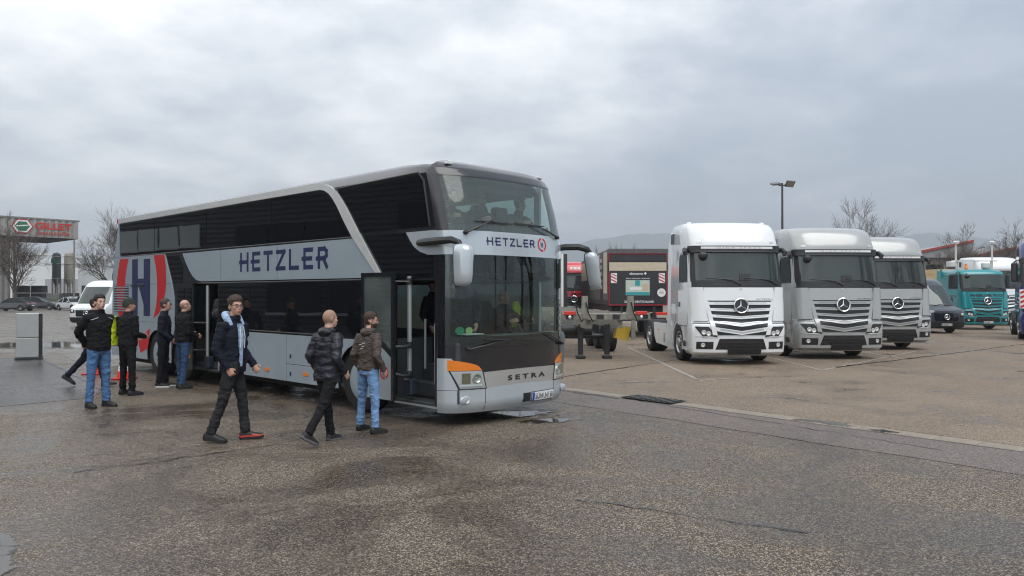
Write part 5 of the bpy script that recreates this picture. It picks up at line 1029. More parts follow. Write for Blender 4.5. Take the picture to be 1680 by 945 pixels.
MB().prism([(0, 8.4), (71.5, 8.4), (71.5, 8.7), (0, 8.7)], lambda u, v, w: rp_(u, w, v), -.1, .3).build('roof_edge', M_galv, rf)
# lamp posts
def lamp_post(label, x, y, h, r, heads):
    T = thing('lamp_post', label, 'lamp post', (x, y, 0))
    MB().tube([(0, 0, 0), (0, 0, h)], [r, r * .6], 10).build('pole', mat('pole_dark', (.07, .065, .06), .5, .4), T); MB().cyl((0, 0, 0), (0, 0, .5), r * 1.4, n=10).build('base', mat('pole_dark'), T)
    for s, tl in heads:
        MB().tube([(0, 0, h - .15), (s * .25, 0, h - .1)], r * .5, 6).build('bracket', mat('pole_dark'), T)
        hd = MB().box(-.25, .25, -.26, .26, -.05, .05, .02).xform(Matrix.Translation((s * .42, -.1, h - .05)) @ Matrix.Rotation(tl, 4, 'X') @ Matrix.Rotation(s * .12, 4, 'Y')).build('floodlight', mat('flood_grey', (.14, .14, .13), .5), T)
        MB().box(-.2, .2, -.2, .2, -.07, -.051).xform(Matrix.Translation((s * .42, -.1, h - .05)) @ Matrix.Rotation(tl, 4, 'X') @ Matrix.Rotation(s * .12, 4, 'Y')).build('lamp_glass', mat('flood_glass', (.35, .34, .31), .2), hd)
    return T
lamp_post('tall dark lamp post with two floodlights behind the white truck', 15.8, 45, 8.35, .09, ((-1, .25), (1, -.55)))
T = thing('lamp_post', 'thin grey lamp post below the end of the warehouse canopy', 'lamp post', (-54.0, 95, 0)); MB().tube([(0, 0, 0), (0, 0, 8.6)], [.13, .09], 8).build('pole', M_galv, T); MB().cyl((0, 0, 0), (0, 0, .6), .2, n=8).build('base', M_galv, T)
T = thing('antenna_mast', 'thin aerial mast beside the white truck roof', 'mast', (22.2, 66, 0)); MB().tube([(0, 0, 0), (0, 0, 6.6)], [.06, .03], 6).build('pole', M_galv, T); MB().tube([(-.3, 0, 6.0), (.3, 0, 6.0)], .02, 5).build('cross_bar', M_galv, T)
# ticket pillar and cones
tp = thing('charging_pillar', 'silver grey box pillar with black edge standing on the apron', 'pillar', (-13.95, 22.2, 0), radians(30))
MB().box(-.28, .28, -.22, .22, .06, .62, .015).build('lower_cabinet', mat('pillar_silver', (.42, .43, .42), .4, .3, var=.05), tp); MB().box(-.28, .28, -.22, .22, .63, 1.32, .015).build('upper_cabinet', mat('pillar_silver'), tp)
MB().box(.282, .37, -.2, .2, .02, 1.31, .01).build('edge_strip', M_blk, tp); MB().box(-.31, .38, -.25, .25, 0, .06, .01).build('plinth', M_plas, tp)
def cone(label, x, y):
    T = thing('traffic_cone', label, 'cone', (x, y, 0), 0, 'striped cones beside the coach')
    MB().box(-.2, .2, -.2, .2, 0, .04, .01).build('base', M_red, T)
    for k in range(5):
        z0, z1 = .04 + k * .142, .04 + (k + 1) * .142; r = lambda z: lerp(.16, .03, z / .75); MB().lathe((0, 0, 0), (0, 0, 1), [(r(z0), z0), (r(z1), z1)] , 20).build('cone_band', mat('cone_red', (.75, .06, .03), .5) if k % 2 == 0 else M_white, T)
cone('red and white traffic cone behind the walking legs', -9.75, 18.0); cone('red and white traffic cone between the men beside the coach', -8.55, 17.0)

# ---- bare trees
M_bark = mat('bark', (.085, .068, .056), .9, var=.25, vscale=4); M_twig = mat('twig', (.10, .076, .062), .9, var=.2, vscale=2)
def tree(label, x, y, h, spread, seed, lean=(0, 0), fork=.28, poplar=False, group='bare winter trees', lv=5, kids=4, name='bare_tree', base_r=None):
    rnd = random.Random(seed); T = thing(name, label, 'tree', (x, y, 0), 0, group); tr = MB(); cr = MB()
    R = base_r or h * .021
    def br(p, d, r, Ln, lev):
        n = 4 if lev < 2 else (2 if lev < 4 else 1); pts = [p]; rs = [r]; q = p.copy(); dd = d.copy()
        for i in range(n):
            dd = (dd + Vector((rnd.uniform(-1, 1), rnd.uniform(-1, 1), rnd.uniform(-.4, .8))) * (.12 if lev < 2 else .16)).normalized(); q = q + dd * Ln / n; pts.append(q.copy()); rs.append(r * (1 - .5 * (i + 1) / n))
        (tr if lev < 2 else cr).tube(pts, rs, 7 if lev < 1 else (5 if lev < 3 else 3), cap=False)
        if lev >= lv: return
        k = kids + (rnd.randint(3, 5) if lev == 0 else rnd.randint(0, 1))
        for i in range(max(2, k)):
            t = rnd.uniform(fork if lev == 0 else .3, 1.0) if i else 1.0; j = min(n - 1, int(t * n)); f = t * n - j; pp = pts[j].lerp(pts[j + 1], min(1, f))
            a = rnd.uniform(0, 2 * pi); tilt = rnd.uniform(.45, 1.05) * spread if i else rnd.uniform(.05, .35)
            if poplar: tilt *= .45
            ax = dd.orthogonal().normalized(); ax.rotate(Matrix.Rotation(a, 3, dd)); nd = (dd * cos(tilt) + ax * sin(tilt)); nd = (nd + Vector((0, 0, .18))).normalized()
            br(pp, nd, max(lerp(r, r * .5, t) * rnd.uniform(.5, .72), .013), Ln * rnd.uniform(.56, .80) * (1.0 if i else 1.0), lev + 1)
    br(P(0, 0, 0), Vector((lean[0], lean[1], 1)).normalized(), R, h * .36, 0)
    tr.build('trunk', M_bark, T, 60, False); cr.build('crown', M_twig, T, 60, False); return T
tree('bare tree with spreading crown in front of the warehouse sign', -58.6, 91, 11.0, .95, 3, lean=(.02, 0), lv=5)
tree('tall bare tree between the house and the coach tail', -50.0, 97, 12.4, .85, 8, lean=(-.07, 0), lv=5)
tree('round bare tree above the first grey truck roof', 38.5, 86, 11.8, .85, 21, lv=5)
tree('bare tree above the dark van and teal truck', 50.8, 87, 10.4, .85, 34, lv=5)
tree('bare tree at the right picture edge above the blue truck', 57.0, 87, 10.8, .95, 47, lv=5)
for k, (x, y, hh) in enumerate(((14.0, 122, 9.5), (17.2, 124, 10.3), (19.0, 126, 10.0), (21.0, 124, 9.4), (11.6, 125, 8.6))):
    tree(('slim bare tree', 'taller slim bare tree', 'thin bare tree', 'small bare tree', 'low bare tree')[k] + ' far behind the box trailer roof, ' + ('second', 'third', 'fourth', 'fifth', 'first')[k] + ' from left', x, y, hh, .6, 60 + k, lv=4, poplar=True, group='far trees behind the trailer')
for k, (x, y) in enumerate(((26, 6), (31, 9.5), (37, 13.5), (29, 14.5))): tree('bare poplar mirrored in the lower windscreen, ' + ('tallest', 'second tallest', 'third tallest', 'lowest')[k] + ' of four', x, y, 17 - k, .8, 80 + k, lv=4, poplar=True, group='poplars mirrored in the windscreen', name='poplar_tree')
# ---- hills
def hill(name, pts, y, depth, col):
    b = MB(); n = len(pts); vs = []
    for x, z in pts: vs += [(x, y, -3), (x, y + depth * .25, z * .55), (x, y + depth * .6, z), (x, y + depth, z * .8), (x, y + depth * 1.4, -3)]
    b.add(vs, [(i * 5 + j, (i + 1) * 5 + j, (i + 1) * 5 + j + 1, i * 5 + j + 1) for i in range(n - 1) for j in range(4)]); return tag(b.build(name, col, None, 80), kind='structure')
random.seed(9)
def ridge(ctrl, n, j):
    o = []
    for i in range(n + 1):
        x = lerp(ctrl[0][0], ctrl[-1][0], i / n)
        for a, c in zip(ctrl, ctrl[1:]):
            if a[0] <= x <= c[0]: t = (x - a[0]) / (c[0] - a[0]); t = t * t * (3 - 2 * t); o.append((x, lerp(a[1], c[1], t) + random.uniform(-j, j))); break
    return o
hz = lambda px, py, Y: ((px - 840) / FPX * Y, (HORY - py) / FPX * Y + CAMH)
M_forest = mat('forest_hill', (.045, .06, .05), .95, var=.3, vscale=.02)
Yh = 3000; hill('hills', ridge([hz(a, c, Yh + 420) for a, c in ((700, 440), (860, 418), (935, 403), (985, 391), (1040, 384), (1100, 382), (1180, 380), (1300, 386), (1400, 396), (1470, 390), (1520, 382), (1560, 386), (1700, 400), (2300, 420))], 160, 3), Yh, 700, M_forest)
# damp air
hzm = bpy.data.materials.new('haze_air'); hzm.use_nodes = True; t_ = hzm.node_tree; t_.nodes.clear(); ho = t_.nodes.new('ShaderNodeOutputMaterial'); pv = t_.nodes.new('ShaderNodeVolumePrincipled'); pv.inputs['Color'].default_value = (.80, .87, .95, 1); pv.inputs['Density'].default_value = .00055; pv.inputs['Anisotropy'].default_value = .2; t_.links.new(pv.outputs[0], ho.inputs['Volume'])
tag(MB().box(-4600, 4600, -400, 4600, -1.2, 330).build('haze', hzm, None, 0), kind='stuff')
# ================================================================== people
def remesh(mb, vox, smooth=3, disp=None):
    """union of overlapping closed shapes as one continuous smooth surface"""
    me = mb.mesh('tmp', [], 0); o = bpy.data.objects.new('tmp', me); C.objects.link(o)
    r = o.modifiers.new('r', 'REMESH'); r.mode = 'VOXEL'; r.voxel_size = vox
    s = o.modifiers.new('s', 'SMOOTH'); s.factor = .5; s.iterations = smooth
    dg = bpy.context.evaluated_depsgraph_get(); out = bpy.data.meshes.new_from_object(o.evaluated_get(dg)); bpy.data.objects.remove(o); bpy.data.meshes.remove(me)
    if disp:
        nr = [v.normal.copy() for v in out.vertices]
        for v, n in zip(out.vertices, nr): v.co += n * disp(v.co)
    out.shade_smooth(); return out
def setmat(me, *ms):
    me.materials.clear()
    for m in ms: me.materials.append(m)
    return me
M_skin = mat('skin', (.52, .30, .22), .5, var=.08, vscale=20); M_skin2 = mat('skin_pale', (.58, .36, .28), .5, var=.08, vscale=20)
def rot(ax, a): return Matrix.Rotation(a, 3, ax)
def ik(S, T, l1, l2, pole):
    d = T - S; L_ = min(d.length, (l1 + l2) * .998); d.normalize(); T = S + d * L_
    a = (l1 * l1 - l2 * l2 + L_ * L_) / (2 * L_); h = sqrt(max(1e-6, l1 * l1 - a * a)); p = pole - d * pole.dot(d); p.normalize(); return S + d * a + p * h, T
def person(label, loc, heading, H, legs, wrists, top, bottom, shoe, skin=M_skin, head=(0, 0), lean=0., hair=None, hair_m=None, face=False, glasses=False, beard=None, hood=None, quilt=False, hem=-.06, puff=1., vox=.011, seated=False, coll=True, fist=False, soles=None, group=None, feet_flat=(0, 0), gut=1.0, z=0., cuff=True, name='person', parent=None, zip_m=None, cap=False, twist=0.):
    """joints in metres for a 1.78 m figure facing +Y; legs: (hip flex, knee flex, abduction) left then right; wrists: targets relative to the shoulders"""
    T = thing(name, label, 'person', loc, heading, group); k = H / 1.78; T.scale = (k, k, k)
    pel = P(0, 0, .94); fwd = P(0, 1, 0)
    J = {}
    for s, (hf, kf, ab), fp in ((-1, legs[0], feet_flat[0]), (1, legs[1], feet_flat[1])):
        hip = pel + P(s * .092, 0, -.02); t = hip + P(s * sin(ab), sin(hf), -cos(hf)).normalized() * .43
        a = hf - kf; an = t + P(s * sin(ab) * .6, sin(a), -cos(a)).normalized() * .42; J[s] = (hip, t, an, fp)
    dz = 0. if seated else -min(J[s][2].z + min(-y_ * sin(J[s][3]) - .085 * cos(J[s][3]) for y_ in (-.075, .205)) for s in (-1, 1))
    for s in (-1, 1): J[s] = tuple(q + P(0, 0, dz) for q in J[s][:3]) + (J[s][3],)
    pel = pel + P(0, 0, dz); R = rot('Z', twist) @ rot('X', -lean); tors = lambda x, y, z_: pel + R @ P(x, y, z_)
    neck = tors(0, -.005, .565); hc = neck + R @ P(0, .025, .145); HM = rot('Z', head[0]) @ rot('X', -lean * .5 + head[1])
    sh = {s: tors(s * .182, -.01, .462) for s in (-1, 1)}; arm = {}
    for s, w in ((-1, wrists[0]), (1, wrists[1])):
        pole = P(s * .35, -1, -.2) if len(w) < 4 else w[3]
        el, wr = ik(sh[s], sh[s] + P(*w[:3]), .29, .255, pole); arm[s] = (el, wr)
    # --- body: head, neck, slim trunk and limbs, hands with five fingers, all one surface
    b = MB(); h = lambda x, y, z_: hc + HM @ P(x, y, z_)
    b.ell(hc + HM @ P(0, -.012, .02), .074, .094, .098, 20, 14, HM); b.ell(h(0, .022, -.045), .058, .068, .075, 16, 12, HM); b.ell(h(0, .052, -.088), .034, .034, .028, 12, 8, HM)
    b.loft([[h(x * w_, y_, z_) for x, y_ in ((-1, ya), (1, ya), (.25, yb_), (-.25, yb_))] for z_, w_, ya, yb_ in ((.012, .010, .07, .09), (-.02, .014, .07, .108), (-.038, .019, .07, .112), (-.05, .016, .07, .09))])
    b.ell(h(0, .072, .018), .055, .018, .014, 12, 8, HM); b.ell(h(0, .086, -.068), .026, .012, .010, 10, 8, HM)
    for s in (-1, 1): b.ell(h(s * .076, -.012, -.012), .010, .022, .034, 10, 8, HM); b.ell(h(s * .042, .06, -.022), .022, .018, .022, 10, 8, HM)
    b.tube([tors(0, -.01, .45), neck, hc + HM @ P(0, -.01, -.03)], [.07, .058, .056], 14)
    b.loft([[tors(w_ * cos(a), d_ * sin(a), z_) for a in [2 * pi * q / 14 for q in range(14)]] for z_, w_, d_ in ((-.12, .10, .07), (.05, .12, .08), (.3, .13, .085), (.48, .13, .07), (.53, .07, .06))])
    for s in (-1, 1):
        el, wr = arm[s]; b.tube([tors(s * .1, -.01, .47), sh[s], el, wr], [.05, .045, .036, .026], 10)
        hip, kn, an, fpz = J[s]; b.tube([hip + P(0, 0, .05), kn, an], [.06, .045, .035], 10)
        d = (wr - el).normalized(); inn = P(-s, 0, 0); inn = (inn - d * inn.dot(d)).normalized(); acr = d.cross(inn).normalized()
        if acr.y < 0: acr = -acr
        palm = wr + d * .055
        b.loft([[wr + d * q + acr * (w_ * cos(a)) + inn * (t_ * sin(a)) for a in [2 * pi * i / 12 for i in range(12)]] for q, w_, t_ in ((-.01, .026, .020), (.02, .034, .018), (.06, .042, .017), (.09, .040, .014), (.098, .036, .012))])
        for i, (off, ln) in enumerate(((.030, .066), (.010, .074), (-.010, .070), (-.029, .056))):
            p0 = wr + d * .088 + acr * off; c1, c2 = ((.95, 1.9) if fist else (.3, .75)); d1 = (d * cos(c1) + inn * sin(c1)); d2 = (d * cos(c2) + inn * sin(c2)) if not fist else (-d * .75 + inn * .35).normalized()
            b.tube([p0, p0 + d1 * ln * .5, p0 + d1 * ln * .5 + d2 * ln * .5], [.0105, .0095, .0078], 7)
        q0 = wr + d * .03 + acr * .03; q1 = q0 + (d * .6 + acr * .75 + inn * .3).normalized() * .038; q2 = q1 + (d * .9 + inn * .45).normalized() * .032; b.tube([q0, q1, q2], [.014, .012, .0085], 7)
    bme = remesh(b, .0075 if vox < .012 else .011, 3); setmat(bme, skin); body = link('body', bme, T)
    # --- hair or cap grown from the scalp
    HI = HM.inverted()
    def grow(fn, th, m, nm, rough=.004, par=body):
        bm = bmesh.new(); bm.from_mesh(bme); bm.verts.ensure_lookup_table()
        keep = [f for f in bm.faces if (f.calc_center_median() - hc).length < .19 and fn(HI @ (f.calc_center_median() - hc))]; ks = set(keep)
        bmesh.ops.delete(bm, geom=[f for f in bm.faces if f not in ks], context='FACES'); bm.normal_update()
        edge = {v for e_ in bm.edges if e_.is_boundary for v in e_.verts}
        for v in bm.verts: q = HI @ (v.co - hc); n_ = (noise.noise(v.co * 60) + .6 * noise.noise(v.co * 140)) * rough; v.co += v.normal * ((th(q) if callable(th) else th) * (.35 if v in edge else 1) + n_)
        me = bpy.data.meshes.new(nm); bm.to_mesh(me); bm.free(); me.shade_smooth(); setmat(me, m); return link(nm, me, par)
    line = lambda q, f=.064, bk=-.07: q.z > (f if q.y > .045 else lerp(bk, .035, max(0, (q.y + .03) / .075)) if q.y > -.03 else bk)
    if hair == 'short': grow(lambda q: line(q) and not (abs(q.x) > .066 and q.z < .012), lambda q: .003 + .020 * min(1, max(0, q.z - .015) / .07), hair_m, 'hair', .007)
    if hair == 'full': grow(lambda q: line(q, .058) and not (abs(q.x) > .066 and q.z < .008), lambda q: .004 + .024 * min(1, max(0, q.z - .01) / .08), hair_m, 'hair', .012)
    if hair == 'stubble': grow(lambda q: line(q, .07) and q.z < .2, .003, hair_m, 'hair', .0005)
    if hair == 'fringe': grow(lambda q: line(q, .3) and q.z < .055 and not (abs(q.x) > .066 and q.z < .012), .006, hair_m, 'hair', .002)
    if hair == 'beanie':
        grow(lambda q: q.z > (.028 if q.y > .0 else lerp(-.035, .028, max(0, 1 + q.y / .06))), lambda q: .018 + .010 * max(0, q.z - .06) / .05, hair_m, 'beanie', .001)
        grow(lambda q: 0.0 < q.z - (.028 if q.y > .0 else lerp(-.035, .028, max(0, 1 + q.y / .06))) < .035, .026, hair_m, 'beanie_fold', .001)
    if hair == 'cap': grow(lambda q: q.z > .035, .016, hair_m, 'cap', .001); MB().loft([[h(.07 * cos(a) * kk, .085 + .08 * kk2 * sin(a), .045 + zz) for a in [pi * i / 10 for i in range(11)]] for kk, kk2, zz in ((1, .9, 0), (1.02, 1, .006))]).build('cap_peak', hair_m, body)
    if beard: grow(lambda q: q.y > -.01 and q.z < -.045 and not (q.y > .09 and q.z > -.06), .0025, beard, 'beard', .001)
    if face:
        for s in (-1, 1):
            MB().ell(h(s * .031, .079, .002), .0115, .008, .0065, 10, 8, HM).build('eye', mat('eye_white', (.6, .58, .55), .3), body); MB().ell(h(s * .031, .0855, .002), .0055, .004, .0058, 8, 6, HM).build('iris', mat('iris_dark', (.02, .015, .01), .2), body)
            MB().tube([h(s * .016, .090, .020), h(s * .033, .089, .026), h(s * .049, .078, .020)], [.0035, .004, .0025], 6).build('eyebrow', hair_m or mat('hair_dark'), body)
        MB().tube([h(-.024, .086, -.066), h(-.01, .0985, -.0655), h(.01, .0985, -.0655), h(.024, .086, -.066)], [.003, .005, .005, .003], 6).build('lips', mat('lips', (.36, .13, .11), .5), body)
    if glasses:
        g = MB()
        for s in (-1, 1):
            g.tube([h(s * .034 + .025 * cos(a), .106 - .006 * abs(cos(a)), -.0 + .018 * sin(a)) for a in [2 * pi * i / 16 for i in range(17)]], .0024, 5, cap=False); g.tube([h(s * .058, .102, .006), h(s * .08, .05, .008), h(s * .083, -.02, .0)], .0022, 5)
        g.tube([h(-.01, .107, .004), h(.01, .107, .004)], .0024, 5); g.build('glasses', M_plas, body)
    # --- clothes
    def torso(rows): return [[tors(w_ * abs(cos(a)) ** .85 * math.copysign(1, cos(a)), y_ + d_ * sin(a), z_) for a in [2 * pi * q / 24 for q in range(24)]] for z_, w_, d_, y_ in rows]
    j = MB(); p_ = puff
    j.loft(torso([(hem, .172 * p_, .118 * p_ * gut, .005), (hem + .05, .178 * p_, .122 * p_ * gut, .005), (.10, .172 * p_, .118 * p_ * gut, .01), (.22, .176 * p_, .118 * p_ * gut, .008), (.34, .182 * p_, .122 * p_, .004), (.42, .180 * p_, .112 * p_, -.004), (.48, .142 * p_, .092 * p_, -.008), (.53, .092, .076, -.008)] + ([(.585, .077, .074, 0), (.60, .074, .072, .002)] if coll else [(.55, .075, .07, -.004)])))
    for s in (-1, 1):
        el, wr = arm[s]; d = (wr - el).normalized(); end = wr - d * (-.012 if cuff else .06)
        j.tube([tors(s * .09, -.01, .455), sh[s], sh[s].lerp(el, .5), el, el.lerp(wr, .5), end], [.075 * p_, .074 * p_, .066 * p_, .058 * p_, .051 * p_, .045 * p_], 14)
    def fold(c):
        q = c - pel; f = noise.noise(P(c.x * 8, c.y * 8, c.z * 15)) * .013 + abs(noise.noise(P(c.x * 14 + 5, c.y * 14, c.z * 26))) * .014 - .004
        if quilt: f += .006 * abs(sin(q.z * pi / .10)) - .004
        return f
    jm = remesh(j, vox, 2, fold); setmat(jm, top); jo = link('jacket', jm, T)
    if hood: 
        hb = MB(); hb.ell(tors(0, -.075, .53), .115, .075, .075, 16, 10); hb.ell(tors(-.06, -.02, .56), .06, .07, .045, 12, 8); hb.ell(tors(.06, -.02, .56), .06, .07, .045, 12, 8); hb.ell(tors(0, .06, .535), .06, .04, .03, 12, 8) if hood[0] else None
        hm = remesh(hb, vox, 2, fold); setmat(hm, hood[1]); link('hood', hm, jo)
    if zip_m: MB().loft([[tors(x, y_ * p_ , z_) for x, y_ in ((-.02 * w2, .135 + e_), (.055 * w2, .135 + e_), (.055 * w2, .12), (-.02 * w2, .12))] for z_, w2, e_ in ((-.02, .5, -.0), (.15, .7, 0.0), (.30, 1., .002), (.42, 1.2, -.012), (.50, 1.3, -.03))]).build('inner_front', zip_m, jo)
    t = MB(); t.loft([[tors(w_ * cos(a), .0 + d_ * sin(a), z_) for a in [2 * pi * q / 20 for q in range(20)]] for z_, w_, d_ in ((-.10, .15, .11), (-.04, .165, .118 * gut), (.05, .158, .112 * gut), (.09, .15, .105 * gut))])
    for s in (-1, 1):
        hip, kn, an, fpz = J[s]; t.tube([hip + P(0, 0, .06), hip + P(0, 0, -.04), hip.lerp(kn, .5), kn, kn.lerp(an, .45), an + P(0, 0, .0) - (an - kn).normalized() * .0], [.095, .098, .084, .066, .060, .060], 16)
    def fold2(c): return noise.noise(P(c.x * 9, c.y * 9, c.z * 13)) * .010 + abs(noise.noise(P(c.x * 13 + 5, c.y * 13, c.z * 24))) * (.020 if c.z < .30 else .016 if .42 < c.z < .62 else .009) - .004
    tm = remesh(t, vox, 2, fold2); setmat(tm, bottom); link('trousers', tm, T)
    for s in (-1, 1):
        hip, kn, an, fpz = J[s]; yaw = -s * .14; base = an + P(0, 0, -.085)
        FM = Matrix.Rotation(yaw, 3, 'Z') @ Matrix.Rotation(-fpz, 3, 'X')
        f = lambda x, y_, z_: an + FM @ (P(x, y_, z_) + P(0, 0, -.085))
        rows = ((-.075, .024, .030, .075), (-.06, .036, .0, .095), (-.02, .040, .0, .115), (.03, .041, .0, .105), (.08, .045, .0, .082), (.13, .048, .0, .066), (.17, .044, .0, .056), (.20, .030, .004, .045), (.212, .014, .010, .034))
        sh_ = MB(); sh_.loft([[f(w_ * cx_, y_, lerp(max(z0, .018), z1, cz_)) for cx_, cz_ in ((-1, 0), (-1, .35), (-.82, .75), (-.4, 1), (.4, 1), (.82, .75), (1, .35), (1, 0))] for y_, w_, z0, z1 in rows]); so_ = sh_.build('shoe', shoe, T, 60)
        MB().loft([[f(w_ * 1.06 * cx_, y_ * 1.02, cz_ + max(0, z0 - .008)) for cx_, cz_ in ((-1, 0), (-1, .026), (1, .026), (1, 0))] for y_, w_, z0, z1 in rows]).build('sole', soles or M_rub, so_, 60)
    T['_'] = 0; del T['_']
    return T, tors, arm, h, J, jo, body
def cloth(n, c, r=.85, b=.9): return mat(n, c, r, var=.30, vscale=9, bump=b, bscale=15, spec=.25, stretch=(1, 1, 2.2))
C_navy = cloth('cloth_navy', (.010, .012, .022)); C_black = cloth('cloth_black', (.009, .009, .011)); C_dkjean = cloth('cloth_charcoal_jean', (.022, .023, .025)); C_jean = cloth('cloth_light_jean', (.17, .30, .52)); C_mjean = cloth('cloth_mid_jean', (.035, .075, .15)); C_brown = cloth('cloth_brown', (.085, .066, .058), .6); C_puff = mat('cloth_puffer', (.010, .012, .020), .45, var=.15, bump=.2, bscale=40); C_hood = cloth('cloth_sky_blue', (.33, .45, .62)); C_greyk = cloth('cloth_grey_knit', (.17, .18, .20)); C_green = cloth('cloth_olive', (.04, .055, .04)); C_hiviz = mat('hi_vis_yellow', (.62, .75, .02), .6, var=.08)
Hd = mat('hair_dark', (.018, .013, .010), .6, bump=.5, bscale=150); Hb = mat('hair_brown', (.05, .03, .018), .6, bump=.5, bscale=150); Hs = mat('hair_stubble', (.33, .20, .145), .7); Hg = mat('hair_grey', (.06, .05, .045), .7, bump=.5, bscale=150)
S_blk = mat('shoe_black', (.012, .012, .013), .6); S_red = mat('shoe_red', (.42, .035, .025), .5); W_ = M_white
hd = lambda x, y: atan2(-x, y)          # heading so that local +Y points to (x, y)
D90 = .0
# man in the pale blue hood, mid-stride towards the door, looking back at the camera
pA = person('person in dark jacket over pale blue hooded top, walking and facing the camera', (-3.57, 9.86, 0), hd(1, .12), 1.85, ((.21, .12, .02), (-.22, .13, .02)), ((.02, .13, -.49), (.03, .07, -.50)), C_navy, C_dkjean, S_blk, M_skin, (-.85, .04), .03, 'full', Hb, True, True, None, None, twist=-.5, fist=True, hem=-.10, feet_flat=(-.05, .12), zip_m=C_hood, puff=1.03, soles=None)
T, tors, arm, h, J, jo, body = pA
hb = MB(); hb.tube([tors(.10, .05, .47), tors(.105, -.02, .56), tors(.06, -.09, .60), tors(-.06, -.09, .60), tors(-.105, -.02, .56), tors(-.10, .05, .47)], [.03, .045, .05, .05, .045, .03], 10); hb.ell(tors(0, -.09, .55), .08, .05, .07)
link('hood', setmat(remesh(hb, .011, 2), C_hood), jo)
for ch in [c for c in T.children if c.name.startswith('shoe')][:1]:
    ch.data.materials[0] = S_red; ch.data.materials.append(S_blk)
    zm = min(v.co.z for v in ch.data.vertices)
    for p in ch.data.polygons: p.material_index = 1 if p.center.z - zm > .040 else 0
for s in (-1, 1): MB().tube([tors(s * .03, .12, .47), tors(s * .035, .145, .35), tors(s * .035, .142, .20)], .005, 5).build('drawstring', M_white, jo)
# bald man in dark quilted jacket, from behind
person('person with shaved head in dark quilted jacket, seen from behind mid-stride', (-2.33, 9.72, 0), hd(.55, .83), 1.69, ((.22, .05, .02), (-.38, .30, .02)), ((-.05, .07, -.45), (.05, .08, -.45)), C_puff, C_black, S_blk, M_skin2, (-.30, 0), .05, 'stubble', Hs, quilt=True, puff=1.14, hood=(False, C_puff), hem=-.12, feet_flat=(0, .5), gut=1.05, soles=mat('sole_grey', (.12, .12, .13), .6))
# man in brown softshell and light jeans
pC = person('person in brown softshell jacket and light blue jeans beside the front door', (-1.96, 10.5, 0), hd(.60, .80), 1.63, ((.06, .05, .16), (-.02, .06, .16)), ((-.05, .05, -.49), (.07, .06, -.48)), C_brown, C_jean, S_blk, M_skin, (-.72, .02), .06, 'short', Hb, False, True, Hb, hood=(False, C_brown), hem=-.04, puff=1.06, fist=True, feet_flat=(0, 0))
for x0, z0 in ((-.03, .34), (.02, .31), (-.01, .28), (.03, .36)): MB().add([pC[1](x0 + u, -.142, z0 + v) for u, v in ((-.03, 0), (.03, .012), (.03, .02), (-.03, .008))], [(0, 1, 2, 3)]).build('back_print', M_white, pC[5], 0)
# young man, hands behind his back
pD = person('person in black fleece and blue jeans standing with hands behind back', (-6.87, 12.82, 0), hd(.85, -.45), 1.86, ((.04, .04, .04), (-.05, .04, .05)), ((.10, -.17, -.44, P(-1, -.6, 0)), (-.10, -.19, -.43, P(1, -.6, 0))), C_black, C_mjean if False else cloth('cloth_blue_jean', (.08, .17, .34)), S_blk, M_skin2, (-.12, .05), .0, 'short', Hd, True, hem=-.06, puff=1.08)
for s in (-1, 1): MB().tube([pD[1](s * .09, .115, .47), pD[1](s * .17, .09, .44), pD[1](s * .19, .02, .43)], .0035, 5).build('reflective_piping', M_white, pD[5])
# man in olive beanie, hi-vis vest over the shoulder
pE = person('person in olive beanie with a yellow vest over the shoulder, seen from behind', (-7.16, 14.35, 0), hd(.45, .89), 1.79, ((.05, .04, .10), (-.02, .03, .12)), ((.06, .22, -.36), (-.04, .25, -.34)), C_black, C_black, S_blk, M_skin, (-.45, .05), .03, 'beanie', C_green, hem=-.06, puff=1.12, hood=None)
T, tors, arm, h, J, jo, body = pE
vst = thing('hi_vis_vest', 'bright yellow vest hung over the left shoulder of the beanie wearer', 'vest', T.location, T.rotation_euler[2]); vst.scale = T.scale
v = MB(); 
v.loft([[tors(-.21 + x, y_, z_) for x, y_ in ((-.03, -.10), (.02, -.15), (.035, -.14), (-.01, -.085))] if False else [tors(-.19 - w_, -.02 + q, z_) for q in (-.11, 0, .10)] + [tors(-.225 - w_, -.02 + q, z_) for q in (.11, 0, -.12)] for z_, w_ in ((.50, -.04), (.46, .03), (.36, .055), (.2, .075), (.05, .09), (-.05, .085))])
link('vest_cloth', setmat(remesh(v, .011, 2, lambda c: noise.noise(c * 14) * .016), C_hiviz), vst)
v = MB(); v.loft([[tors(-.245 - w_, -.02 + q, z_) for q in (-.10, .09)] + [tors(-.262 - w_, -.02 + q, z_) for q in (.10, -.11)] for z_, w_ in ((.26, .065), (.21, .074))]); v.build('reflective_band', mat('reflective_grey', (.5, .5, .5), .4), vst)
# man with glasses in profile
person('person with glasses in dark fleece standing in profile by the rear wheels', (-7.05, 15.6, 0), hd(.95, .25), 1.77, ((.05, .04, .02), (-.06, .04, .02)), ((.03, .16, -.45), (-.04, .17, -.45)), C_navy, C_black, S_blk, M_skin, (-.05, .12), .03, 'short', Hg, True, True, hem=-.06, puff=1.06, soles=M_white)
# bald man in jeans at the rear door
person('person with bald head, black jacket and blue jeans at the rear door', (-6.55, 15.35, 0), hd(.62, .78), 1.76, ((.02, .03, .05), (-.06, .06, .02)), ((.06, .24, -.34), (-.05, .22, -.36)), C_black, C_mjean, S_blk, M_skin2, (-.25, .12), .04, 'fringe', Hs, hem=-.03, puff=1.12, gut=1.1)
